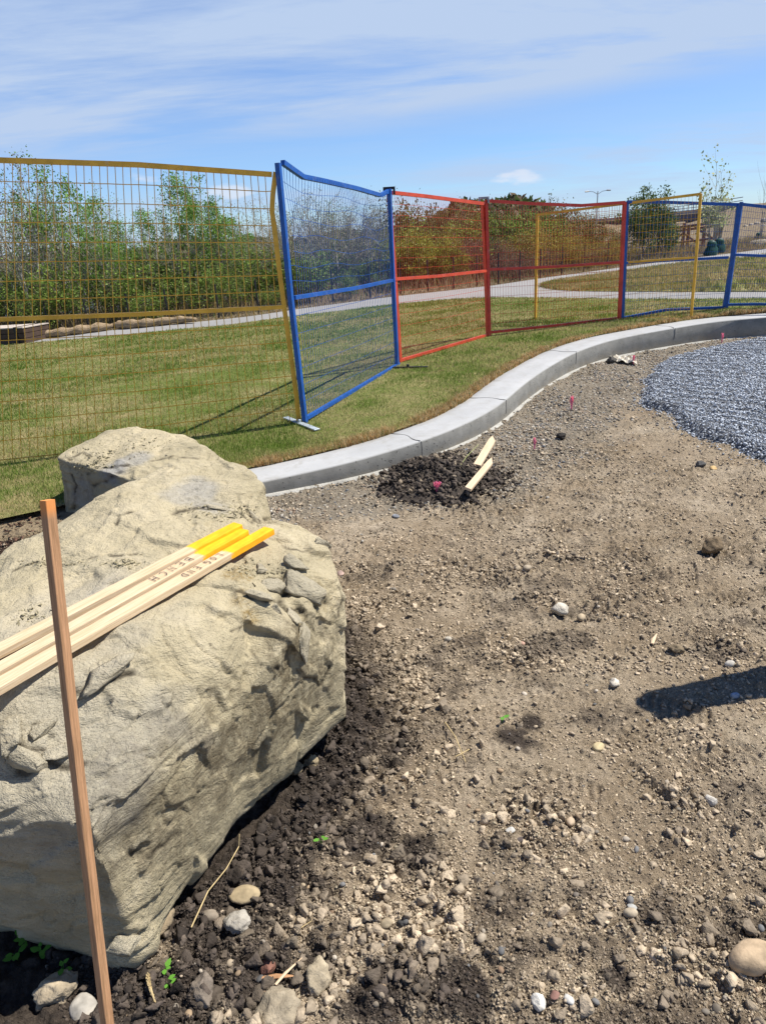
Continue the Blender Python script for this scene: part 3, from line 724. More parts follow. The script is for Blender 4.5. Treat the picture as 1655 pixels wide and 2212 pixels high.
link('rock', mesh_np('rock', V - org, Fq, True, fl={'stain': stain, 'rust': rust, 'grey': grey, 'crack': ck}), RM, stack_rock)
bt = bvh_of(V, Fq)
# loosened plates that stand proud of the broken patches
def flake(px, py, r0, asp, thick, ang, seed, parent, org, tree):
    d_ = ray(px, py); h = tree.ray_cast(Vector(C3), Vector(d_))
    if h[0] is None: return
    n_ = np.array(h[1]); 
    if n_ @ d_ > 0: n_ = -n_
    a = np.cross(n_, d_); a /= np.linalg.norm(a); b = np.cross(n_, a); a2 = a * math.cos(ang) + b * math.sin(ang); b2_ = np.cross(n_, a2)
    TV, TF = chip_templates(1, seed, 12, 1.0, 3)[0]; TV = TV * np.array([r0, r0 * asp, thick]); P = np.array(h[0]) + n_ * thick * .25 + TV[:, :1] * a2 + TV[:, 1:2] * b2_ + TV[:, 2:] * n_
    P = P + n_ * (.002 * fbm(P * 60, 2, seed))[:, None]; z0 = np.zeros(len(P))
    link('flake', mesh_np('flake', P - org, TF, False, fl={'stain': z0, 'rust': z0, 'grey': z0 + .25, 'crack': z0}), RM, parent)
for k, (px, py, r0, asp, th, ang) in enumerate([(658,1272,.075,.62,.026,.3), (588,1268,.050,.7,.020,1.0), (640,1222,.048,.7,.018,.6), (601,1318,.022,.8,.014,0), (632,1335,.040,.6,.018,2.4), (556,1288,.045,.6,.018,.2), (566,1232,.035,.7,.012,1.8),
        (548,1118,.040,.5,.014,.1), (700,1176,.036,.6,.014,.5), (215,1462,.085,.35,.016,.1), (62,1640,.060,.5,.022,.5), (140,1625,.050,.55,.018,.2), (28,1590,.055,.6,.02,1.1), (98,1572,.035,.5,.014,.3), (470,1098,.05,.5,.010,0), (268,2035,.040,.8,.030,1.3), (655,1395,.075,.75,.022,.6)]):
    flake(px, py, r0, asp, th, ang, 300 + k, stack_rock, org, bt)
# crumbs of weathered rock that lie on top of it
def crumbs(spots, n, parent, org, tree, s0, s1, seed, col=(0.30, 0.26, 0.16)):
    r = np.random.default_rng(seed); P = []
    for k in range(n):
        px, py, rx, ry = spots[r.integers(len(spots))]
        h = hit(px + r.normal() * rx, py + r.normal() * ry, tree)
        if h is not None and h[2] > 0.2: P.append(h)
    P = np.array(P); sz = s0 + (s1 - s0) * r.random(len(P)) ** 2.5
    cc = np.array(col) * (0.6 + 0.8 * r.random((len(P), 1)))
    v, f, c = scatter(chip_templates(8, seed, 7, .35), P - org, sz, cc, 0.3, seed)
    o = link('rubble', mesh_np('rubble', v, f, False, c), tinted('rock crumbs', 0.95), parent); o['kind'] = 'stuff'
crumbs([(440,1105,38,10), (500,1110,25,8), (520,1100,20,6), (60,1330,20,10), (270,1215,20,6), (530,1230,20,12), (600,1240,30,18), (110,1215,40,4)], 900, stack_rock, org, bt, .002, .011, 3)

# second boulder behind, with its dark split face
def G0(px, py): return tuple(on(px, py, dirt_z))
q = on(135, 1112, 0.0)
R_h = [RP(143,1113,.0), (q[0] + .02, q[1] + .02, 0), tuple(above(123,986,q)), tuple(above(150,1040,q)), tuple(above(205,1062,(q[0] + .28, q[1] - .12, 0))), (q[0] + .32, q[1] - .14, 0),
       tuple(above(186,962,(q[0] + .35, q[1] + .3, 0))), tuple(above(292,919,(q[0] + .75, q[1] + .45, 0))), tuple(above(345,927,(q[0] + .95, q[1] + .40, 0))),
       tuple(above(408,944,(q[0] + 1.1, q[1] + .3, 0))), tuple(above(446,966,(q[0] + 1.2, q[1] + .05, 0))), tuple(above(446,1010,(q[0] + 1.18, q[1] - .15, 0))),
       (q[0] + 1.15, q[1] - .2, .0), (q[0] + 1.15, q[1] + .45, .0), (q[0] + .1, q[1] + .7, .0), (q[0] + .9, q[1] - .5, .0), (q[0] + .8, q[1] - .45, .3), (q[0] + .15, q[1] + .55, .4)]
V2, F2_ = fused([R_h], 0.011)
V2 = smooth_mesh(V2, F2_, 4); V2 = rockify(V2, F2_, 40, 0.9)
b2 = bvh_of(V2, F2_)
V2, ck2 = carve(V2, F2_, [(L3(l, b2), r, d, s) for l, r, d, s in [([(190,1025),(230,1010),(280,1005)], .010, .02, (0,-1,0)), ([(160,985),(180,975),(200,985)], .01, .02, (0, -1, 0)), ([(330,995),(380,985),(430,990)], .008, .016, (0,-1,0)), ([(200,1050),(230,1040),(260,1020)], .012, .03, (0,-1,0)), ([(150,990),(165,1050),(160,1100)], .012, .03, (1, 0, 0))] if len(L3(l, b2)) > 1])
sv = bt; bt = b2
g2 = near_px(V2, [(250,1010,.12,.8), (290,995,.1,.6), (180,1070,.12,.4)]); s2 = near_px(V2, [(190,1070,.15,.5), (150,1060,.15,.5)]); bt = sv
rear = thing('boulder', 'lower pale boulder behind the big one, beside the end of the kerb', 'boulder', (float(q[0]), float(q[1]), 0))
link('rock', mesh_np('rock', V2 - np.array([q[0], q[1], 0]), F2_, True, fl={'stain': s2, 'rust': s2 * 0, 'grey': g2, 'crack': ck2}), RM, rear)
crumbs([(260,975,45,12), (220,990,25,12), (330,960,40,10), (200,1010,20,8)], 500, rear, np.array([q[0], q[1], 0]), b2, .003, .014, 8, (0.27, 0.24, 0.15))

# ------------------------------------------------------------------ wood: stakes
def wood(name, a, b, scale=1.0, axis='X', dark=(0.25, 0.13, 0.06)):
    m = MT(name, 0.7, 0.25); co = m.tc.outputs['Object']
    sc_ = (1.2, 30, 30)
    g = m.noise(3.0 * scale, 6, 0.65, co, sc=sc_, dist=0.3); g2 = m.noise(14 * scale, 3, 0.6, co, sc=(0.7, 22, 22)); sp = m.noise(60, 3, 0.6, co)
    c = m.mix(m.rng(g, 0.35, 0.65), a, b); c = m.mix(m.rng(g2, 0.55, 0.75, 0, 0.35), c, dark)
    kn = m.rng(m.voro(3.2, coord=co), 0.03, 0.07, 0.8, 0); c = m.mix(kn, c, dark)
    m.color(c); m.bump(g2, 0.0008); return m, c
def frame_of(a, b, upv=(0, 0, 1)):
    x = np.array(b, float) - np.array(a, float); L_ = np.linalg.norm(x); x /= L_
    y = np.cross(upv, x); y /= np.linalg.norm(y); z = np.cross(x, y); return np.stack([x, y, z], 1), L_
def board(L_, w, t, seed=0, n=24, bevel=0.0012):
    """a sawn batten along +x from 0 to L_, slightly bowed, its edges eased"""
    r = np.random.default_rng(seed); pts = []; mb = MB()
    bow = r.normal(0, 0.0025); ph = r.uniform(0, 6)
    sec = [(-w/2+bevel,-t/2),(w/2-bevel,-t/2),(w/2,-t/2+bevel),(w/2,t/2-bevel),(w/2-bevel,t/2),(-w/2+bevel,t/2),(-w/2,t/2-bevel),(-w/2,-t/2+bevel)]
    V = []
    for i in range(n + 1):
        u = i / n; x = u * L_; oy = bow * math.sin(u * 3.14) ; oz = 0.0015 * math.sin(u * 4 + ph)
        for (y, z) in sec: V.append((x, y + oy + r.normal(0, .00015), z + oz + r.normal(0, .00015)))
    k = 8; Fs = [(i*k+j, i*k+(j+1)%k, (i+1)*k+(j+1)%k, (i+1)*k+j) for i in range(n) for j in range(k)]
    Fs += [tuple(range(k))[::-1], tuple(n*k+j for j in range(k))]; mb.add(V, Fs); return mb
def place(o, a, R): o.matrix_world = Matrix([[R[i][0], R[i][1], R[i][2], a[i]] for i in range(3)] + [[0, 0, 0, 1]])
mw, cw = wood('pale pine with painted end', (0.57, 0.41, 0.235), (0.72, 0.57, 0.38), 2.2, dark=(0.38, 0.22, 0.11))
sxo = mw.t.nodes.new('ShaderNodeSeparateXYZ'); mw.L(mw.tc.outputs['Object'], sxo.inputs[0])
edge_n = mw.noise(60, 3, 0.6, mw.tc.outputs['Object'])
f = mw.rng(mw.math('ADD', sxo.outputs[0], mw.math('MULTIPLY', edge_n, 0.04)), 0.205, 0.217, 1, 0)
mott = mw.noise(18, 4, 0.6, mw.tc.outputs['Object'], sc=(1, 3, 3))
mw.color(mw.mix(f, cw, mw.mix(mw.rng(mott, 0.35, 0.7), (0.95, 0.36, 0.010), (0.98, 0.52, 0.02))))
INK = simple('marker ink', (0.05, 0.035, 0.05), 0.6)
GL = {'B': [[(0,0),(0,1),(.55,.85),(.5,.6),(.05,.52)],[(.05,.52),(.65,.4),(.6,.1),(0,0)]], 'E': [[(.55,1),(0,.97),(0,0),(.6,.03)],[(0,.5),(.5,.52)]],
      'N': [[(0,0),(.02,1),(.6,0),(.62,1)]], 'C': [[(.6,.85),(.35,1),(.05,.7),(0,.3),(.3,0),(.62,.12)]], 'H': [[(0,0),(.03,1)],[(0,.5),(.65,.45)],[(.6,-.05),(.62,1)]],
      'L': [[(.05,1),(0,0),(.5,.02)]], 'O': [[(.3,1),(.02,.75),(0,.3),(.3,0),(.6,.3),(.58,.75),(.3,1)]], 'G': [[(.6,.88),(.3,1),(0,.6),(.1,.1),(.4,.0),(.62,.25),(.6,.45),(.35,.45)],[(.6,.45),(.6,-.1)]],
      'D': [[(0,0),(0,1),(.45,.9),(.65,.5),(.45,.1),(0,0)]], ' ': []}
def lettering(text, x0, w, t, h, adv, parent, seed):
    r = np.random.default_rng(seed); mb = MB(); x = x0
    for ch in text:
        j = r.normal(0, .04, 2)
        for st in GL[ch]:
            # reading runs from the painted end down the batten, so the letters stand on their heads for the viewer
            pts = [(x + (a + j[0]) * adv * 0.95, -(h / 2) + (b + j[1]) * h, t / 2 + 0.0018) for a, b in st]
            pts = [(p[0], p[1], p[2]) for p in pts]
            mb.tube(pts, 0.00125, 4, up=(0, 0, 1), ry=0.3)
        x += adv * (1.35 if ch != ' ' else 0.9)
    return mb.build('lettering', INK, parent)
SL, SW_, ST = 1.22, 0.042, 0.020
specs = [((517,1148),(0,1418),.755,'topmost pale stake on the boulder, blank with an orange painted end', None),
         ((529,1156),(0,1458),.752,'middle pale stake on the boulder, marked BENCH, orange painted end', 'BENCH'),
         ((583,1152),(0,1495),.745,'lowest pale stake on the boulder, marked LOG END, orange painted end', 'LOG END')]
def surf_fit(pa, pb):
    """rest a straight batten between two sight points on the rock: raise it until nothing of the rock pokes through"""
    best = None
    za, zb = 0.80, 0.78
    for _ in range(60):
        A = onz(*pa, za); Bq = onz(*pb, zb); gap = []
        for u in np.linspace(0.02, 0.98, 14):
            p = A + (Bq - A) * u; h = bt.ray_cast(Vector((p[0], p[1], 2.0)), Vector((0, 0, -1)))
            gap.append(p[2] - (h[0][2] if h[0] is not None else -1))
        gap = np.array(gap); ga, gb = gap[:7].min(), gap[7:].min()
        za -= 0.5 * (ga - 0.001); zb -= 0.5 * (gb - 0.001)
    return onz(*pa, za), onz(*pb, zb)
for k, (pa, pb, z, lab, txt) in enumerate(specs):
    A, Bq = surf_fit(pa, pb); R, _ = frame_of(A, Bq)
    T_ = thing('wooden_stake', lab, 'stake'); bd = board(SL, SW_, ST, k + 3)
    mb = bd.build('batten', mw.m, T_)
    if txt: lettering(txt, 0.222 if k == 1 else 0.215, SW_, ST, 0.029 if k == 1 else 0.026, 0.0235 if k == 1 else 0.0180, T_, k)
    A = A + np.array([0, 0, ST / 2 + 0.001]) + np.array([0, 0, 0.006 * (k == 0)])
    place(T_, A, R)
# upright stake in the foreground
mu, cu_ = wood('red toned pine', (0.30, 0.17, 0.085), (0.56, 0.31, 0.165), 3.2, dark=(0.14, 0.06, 0.03))
Bt = at_dist(238, 2240, 1.0); Tp = at_dist(104, 1080, 1.17)
d_ = (Tp - Bt) / np.linalg.norm(Tp - Bt); base = Bt - d_ * ((Bt[2] + 0.12) / d_[2])
T_ = thing('upright_stake', 'reddish wooden stake driven upright in front of the big boulder', 'stake')
Lu = np.linalg.norm(Tp - base)
sxo = mu.t.nodes.new('ShaderNodeSeparateXYZ'); mu.L(mu.tc.outputs['Object'], sxo.inputs[0])
mu.color(mu.mix(mu.rng(sxo.outputs[0], Lu - 0.03, Lu - 0.012, 0, 0.8), cu_, (0.80, 0.30, 0.08)))
R, _ = frame_of(base, Tp, upv=(0.35, 1, 0)); mu_ob = board(Lu, 0.0135, 0.019, 9, 30, 0.0008).build('batten', mu.m, T_); place(T_, base, R)

# broken pointed stakes beside the soil heap
mp, cp = wood('fresh pine', (0.62, 0.45, 0.28), (0.70, 0.54, 0.37), dark=(0.40, 0.2, 0.1)); mp.color(cp)
for (pa, pb, w, lab) in (((1030,1022),(1068,957),.055,'pointed pine stake lying on the gravel behind the dark soil heap'),
                         ((1010,1086),(1066,1016),.045,'pointed pine stake lying in front of the dark soil heap')):
    a, b = gp(*pa), gp(*pb); R, L_ = frame_of(a, b, (0, -.25, 1)); mb = MB(); t = 0.018
    out_ = [(0, -w/2), (L_ * .82, -w/2), (L_, w * .28), (L_ * .86, w/2), (.02, w/2)]
    V = [(x, y, -t/2) for x, y in out_] + [(x, y, t/2) for x, y in out_]
    n = 5; mb.add(V, [tuple(range(n))[::-1], tuple(range(n, 2*n))] + [(i, (i+1) % n, n+(i+1) % n, n+i) for i in range(n)])
    T_ = mb.build('broken_stake', mp.m, None, bevel=0.001); tag(T_, lab, 'stake'); place(T_, (a + np.array([0, 0, .05 if w > .05 else .085])), R)

# ------------------------------------------------------------------ loose stones, clods, gravel
dz_ok = lambda x, y: (kerb_dist(x, y) > 0.02)
def samples(n, seed, rmin=0.9, rmax=9.0, power=1.0, half=34):
    r = np.random.default_rng(seed); a = np.radians(r.uniform(-half - 2, half + 6, n)); u = r.random(n)
    d = rmin * (rmax / rmin) ** (u ** power); return d * np.sin(a), d * np.cos(a), r
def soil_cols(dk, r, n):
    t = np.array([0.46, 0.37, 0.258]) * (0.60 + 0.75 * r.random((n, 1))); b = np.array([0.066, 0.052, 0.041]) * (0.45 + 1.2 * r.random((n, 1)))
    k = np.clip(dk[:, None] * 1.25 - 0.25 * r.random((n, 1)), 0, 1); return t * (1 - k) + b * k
def base_z(x, y, mk_): return ground_z(x, y, True, mk_)[0]
FPOLY = np.vstack([FOOT, [(-0.45, 2.8), (-1.1, 3.0), (-1.75, 2.7), (-2.0, 2.0)]])
def inrock(x, y):
    r_ = np.zeros(len(x), bool); j = len(FPOLY) - 1
    for i in range(len(FPOLY)):
        xi, yi, xj, yj = *FPOLY[i], *FPOLY[j]; c_ = ((yi > y) != (yj > y)) & (x < (xj - xi) * (y - yi) / (yj - yi + 1e-12) + xi); r_ ^= c_; j = i
    return r_ & (seg_dist(x, y, np.vstack([FPOLY, FPOLY[:1]])) > 0.06)
SOILM = tinted('loose soil crumbs', 0.97, 0.25, 90, 0.004, 160)
# fine crumbs
x, y, r = samples(230000, 3, 0.95, 5.0, 1.1); mk_ = masks(x, y)
keep = (r.random(len(x)) < 0.12 + 0.88 * mk_[2]) & (mk_[3] > 0.02) & ~inrock(x, y); x, y = x[keep], y[keep]; mk_ = tuple(q[keep] for q in mk_)
n = len(x); s_ = (0.0016 + 0.0042 * r.random(n) ** 2.6) * (0.75 + 0.25 * np.hypot(x, y)); z = base_z(x, y, mk_) + s_ * 0.1
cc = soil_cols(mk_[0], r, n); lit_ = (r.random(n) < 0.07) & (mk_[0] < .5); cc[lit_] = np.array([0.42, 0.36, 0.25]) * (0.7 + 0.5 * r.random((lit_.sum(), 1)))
v, f, c = scatter(chip_templates(14, 5, 8, .75), np.stack([x, y, z], 1), s_, cc, 0.8, 4)
tag(link('soil_crumbs', mesh_np('soil_crumbs', v, f, False, c), SOILM), 'loose crumbs of tan and black soil strewn over the bare ground', 'soil', kind='stuff')
# coarser broken crust in the middle distance
x, y, r = samples(90000, 9, 1.9, 7.0, 0.8); mk_ = masks(x, y); pt = fbm(p3(x * 2.6, y * 5.2), 4, 93)
keep = (r.random(len(x)) < .06 + .9 * sstep(-.05, .3, pt) * (.35 + mk_[2])) & (mk_[3] > .03) & ~inrock(x, y) & ~((x > 2) & (y > 5.5)); x, y = x[keep], y[keep]; mk_ = tuple(q[keep] for q in mk_); n = len(x)
s_ = .0042 + .0095 * r.random(n) ** 2.4; z = base_z(x, y, mk_) + s_ * .15
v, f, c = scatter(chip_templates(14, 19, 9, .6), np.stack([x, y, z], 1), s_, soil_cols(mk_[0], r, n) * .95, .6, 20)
tag(link('broken_crust', mesh_np('broken_crust', v, f, False, c), SOILM), 'patches of broken brown crust in the middle of the bare ground', 'soil', kind='stuff')
# clods
x, y, r = samples(19000, 13, 1.0, 6.5, 0.95); mk_ = masks(x, y)
d = seg_dist(x, y, FOOT)
keep = (r.random(len(x)) < 0.01 + 0.62 * mk_[2] ** 2.2 + 0.10 * (d < .45)) & (mk_[3] > 0.05) & ~inrock(x, y); x, y = x[keep], y[keep]; mk_ = tuple(q[keep] for q in mk_); d = d[keep]
n = len(x); s_ = 0.0055 + 0.015 * r.random(n) ** 3.2 + 0.009 * (d < 0.6) * r.random(n) ** 3; z = base_z(x, y, mk_) + s_ * 0.2
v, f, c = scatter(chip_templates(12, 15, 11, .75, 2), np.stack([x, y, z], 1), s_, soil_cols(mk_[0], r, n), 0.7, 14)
tag(link('soil_clods', mesh_np('soil_clods', v, f, False, c), SOILM), 'broken clods of dry and dark soil scattered over the bare ground', 'soil', kind='stuff')
# washed pebbles along the kerb
PAL = np.array([(.46,.41,.33),(.38,.34,.27),(.55,.53,.49),(.30,.29,.27),(.22,.21,.20),(.42,.34,.25),(.50,.45,.38),(.27,.25,.22),(.33,.25,.19),(.20,.22,.25)])
r = np.random.default_rng(23); n = 60000; si = r.integers(0, len(kf) - 1, n); off = 0.03 + r.random(n) ** 0.9 * 1.7; ft = r.random(n)
q_ = kf[si] + (kf[si + 1] - kf[si]) * ft[:, None] - nrm[si] * off[:, None]; x, y = q_[:, 0], q_[:, 1]; mk_ = masks(x, y)
keep = (r.random(n) < mk_[1] * (.25 + .8 * sstep(-.25, .3, fbm(p3(x * 3.2, y * 3.2), 4, 39))) + 0.02) & (y < 10.8) & (x < 6.8) & ~inrock(x, y); x, y = x[keep], y[keep]; mk_ = tuple(q[keep] for q in mk_); n = len(x)
s_ = 0.0055 + 0.010 * r.random(n) ** 1.8; z = base_z(x, y, mk_) + s_ * 0.15
v, f, c = scatter(stone_templates(1, 8, 0.25, 25, 0.6), np.stack([x, y, z], 1), s_, PAL[r.integers(0, len(PAL), n)] * np.array([1.0, .95, .86]) * (0.55 + 0.55 * r.random((n, 1))), 0.35, 24)
tag(link('pebble_strip', mesh_np('pebble_strip', v, f, True, c), tinted('washed pebbles', 0.8, 0.12, 60, 0)), 'mixed tan and grey pebbles lying along the foot of the kerb', 'gravel', kind='stuff')
# odd pebbles everywhere
x, y, r = samples(1500, 33, 0.95, 7.0, 1.0); mk_ = masks(x, y); keep = (mk_[3] > 0.03) & ~inrock(x, y); x, y = x[keep], y[keep]; mk_ = tuple(q[keep] for q in mk_); n = len(x)
s_ = 0.003 + 0.008 * r.random(n) ** 3.5; z = base_z(x, y, mk_) + s_ * 0.3
v, f, c = scatter(stone_templates(2, 6, 0.18, 35, 0.65), np.stack([x, y, z], 1), s_, PAL[r.integers(0, len(PAL), n)] * np.array([.95, .85, .72]) * (0.5 + 0.5 * r.random((n, 1))), 0.3, 34)
tag(link('loose_pebbles', mesh_np('loose_pebbles', v, f, True, c), tinted('loose pebbles', 0.75, 0.12, 60, 0)), 'small rounded pebbles pressed here and there in the bare ground', 'gravel', kind='stuff')

# grey crushed stone bed on the right
PADL = [(1405,800),(1440,783),(1500,766),(1580,750),(1655,738)]
PADB = [(1383,872),(1380,880),(1402,886),(1440,897),(1470,925),(1492,935),(1510,950),(1560,962),(1575,972),(1600,985),(1655,1000)]
pe = [on(*p, dirt_z)[:2] for p in [(1655,738),(1580,750),(1500,766),(1440,783),(1408,800),(1412,818),(1388,822),(1402,836),(1388,848),(1392,862),(1382,876),(1402,886),(1440,897),(1470,928),(1492,936),(1512,953),(1560,964),(1578,976),(1605,990),(1655,1003)]]
pe = np.array(pe); e0 = pe[0] + (pe[0] - pe[1]) * 3 ; e1 = pe[-1] + (pe[-1] - pe[-3]) * 2.2
poly = np.vstack([[e0 + np.array([3.0, 0])], [e0], pe, [e1], [[9.0, e1[1] - 0.6]]])
def inside(px, py, PL):
    r_ = np.zeros(len(px), bool); j = len(PL) - 1
    for i in range(len(PL)):
        xi, yi, xj, yj = *PL[i], *PL[j]; c_ = ((yi > py) != (yj > py)) & (px < (xj - xi) * (py - yi) / (yj - yi + 1e-12) + xi); r_ ^= c_; j = i
    return r_
def pad_h(x, y):
    s = np.where(inside(x, y, poly), 1.0, -1.0) * seg_dist(x, y, np.vstack([poly, poly[:1]])) + 0.02 * fbm(p3(x * 9, y * 9), 3, 9)
    tr = np.sin((x * 0.82 + y * 0.57) * 46 + 1.2 * np.sin(x * 5)) * 0.007 * sstep(0.6, 0.0, np.abs(s - 0.35)) 
    return s, 0.075 * sstep(-0.02, 0.10, s) + 0.03 * sstep(0.1, 0.8, s) + 0.016 * fbm(p3(x * 3, y * 3), 3, 12) * sstep(0, .2, s) + tr * sstep(0.02, 0.12, s)
gx2 = np.linspace(1.6, 7.5, 300); gy2 = np.linspace(3.2, 9.6, 330); X, Y = np.meshgrid(gx2, gy2, indexing='ij'); s, hh = pad_h(X.ravel(), Y.ravel())
V = np.stack([X.ravel(), Y.ravel(), dirt_z(X.ravel(), Y.ravel()) + hh - 0.012 - 0.1 * (s < -0.015)], 1)
i, j = np.meshgrid(np.arange(299), np.arange(329), indexing='ij'); a = (i * 330 + j).ravel(); Fq = np.stack([a, a + 330, a + 331, a + 1], 1); Fq = Fq[(s[Fq] > -0.08).any(1)]
bed = link('gravel_bed', mesh_np('gravel_bed', V, Fq, True, np.tile([.13, .135, .145], (len(V), 1))), tinted('grey stone dust', 0.95, 0.3, 80, 0.004, 120))
tag(bed, 'low bed of grey crushed stone with wheel tracks at the right edge', 'gravel', kind='stuff')
r = np.random.default_rng(43); n = 130000; u = r.random(n) ** 1.5; x = 1.7 + 5.6 * r.random(n); y = 3.6 + 5.6 * u; s, hh = pad_h(x, y); keep = (s > -0.02) & (x < 0.62 * y + 0.6)
keep |= (s > -0.09) & (s < 0) & (r.random(n) < 0.12)
x, y, hh, s = x[keep], y[keep], hh[keep], s[keep]; n = len(x); s_ = 0.0055 + 0.0065 * r.random(n)
z = dirt_z(x, y) + np.where(s > 0, hh, 0.004) + 0.006 * r.random(n)
cb = np.array([.45, .485, .53]) * (0.35 + 0.95 * r.random((n, 1)))
v, f, c = scatter(chip_templates(10, 45, 8, .85), np.stack([x, y, z], 1), s_, cb, 0.9, 44)
st = link('stones', mesh_np('stones', v, f, False, c), tinted('crushed stone', 0.85, 0.1, 60, 0), bed); st['kind'] = 'stuff'

# heap of dark topsoil by the kerb
hc = PILE; r = np.random.default_rng(53)
def heap(x, y):
    u = (x - hc[0]) * 0.97 + (y - hc[1]) * 0.25; v = -(x - hc[0]) * 0.25 + (y - hc[1]) * 0.97; q2 = (u / 0.34) ** 2 + (v / 0.42) ** 2 + 0.9 * fbm(p3(x * 4.5, y * 4.5), 4, 66)
    return q2, 0.10 * np.exp(-1.6 * np.maximum(q2, 0))
hx = np.linspace(hc[0] - .62, hc[0] + .62, 130); hy = np.linspace(hc[1] - .62, hc[1] + .62, 130); X, Y = np.meshgrid(hx, hy, indexing='ij'); xx, yy = X.ravel(), Y.ravel(); q2, hh = heap(xx, yy)
f1, _, _, idd = worley(p3(xx, yy) * 22, 81, True)
zb = ground_z(xx, yy)[0] + hh - 0.012 + 0.016 * np.maximum(.6 - f1, 0) * (1 + idd) + .008 * fbm(p3(xx * 25, yy * 25), 3, 82)
V = np.stack([xx, yy, zb], 1); i, j = np.meshgrid(np.arange(129), np.arange(129), indexing='ij'); a = (i * 130 + j).ravel(); Fq = np.stack([a, a + 130, a + 131, a + 1], 1); Fq = Fq[(q2[Fq] < 1.25).all(1) & (kerb_dist(xx[Fq[:, 0]], yy[Fq[:, 0]]) > 0.0)]
hp = thing('soil_heap', 'heap of dark topsoil clods against the kerb face', 'soil heap', (hc[0], hc[1], 0)); O3 = np.array([hc[0], hc[1], 0])
link('mound', mesh_np('mound', V - O3, Fq, True, np.tile([.062, .050, .040], (len(V), 1))), SOILM, hp)
n = 6500; x = hc[0] + r.normal(0, .36, n); y = hc[1] + r.normal(0, .36, n); q2, hh = heap(x, y); keep = (q2 < .5 + 2.6 * r.random(n) ** 1.6) & (kerb_dist(x, y) > 0.03); x, y, hh = x[keep], y[keep], hh[keep]; n = len(x)
s_ = 0.004 + 0.022 * r.random(n) ** 3.2; z = ground_z(x, y)[0] + hh + s_ * .2; c0 = np.array([.070, .056, .044]) * (.4 + 1.4 * r.random((n, 1))); pc = r.random(n) < .06; c0[pc] = [.25, .2, .14]
v, f, c = scatter(chip_templates(8, 55, 11, .8, 2), np.stack([x, y, z], 1) - O3, s_, c0, .8, 54)
o = link('clods', mesh_np('clods', v, f, False, c), SOILM, hp); o['kind'] = 'stuff'

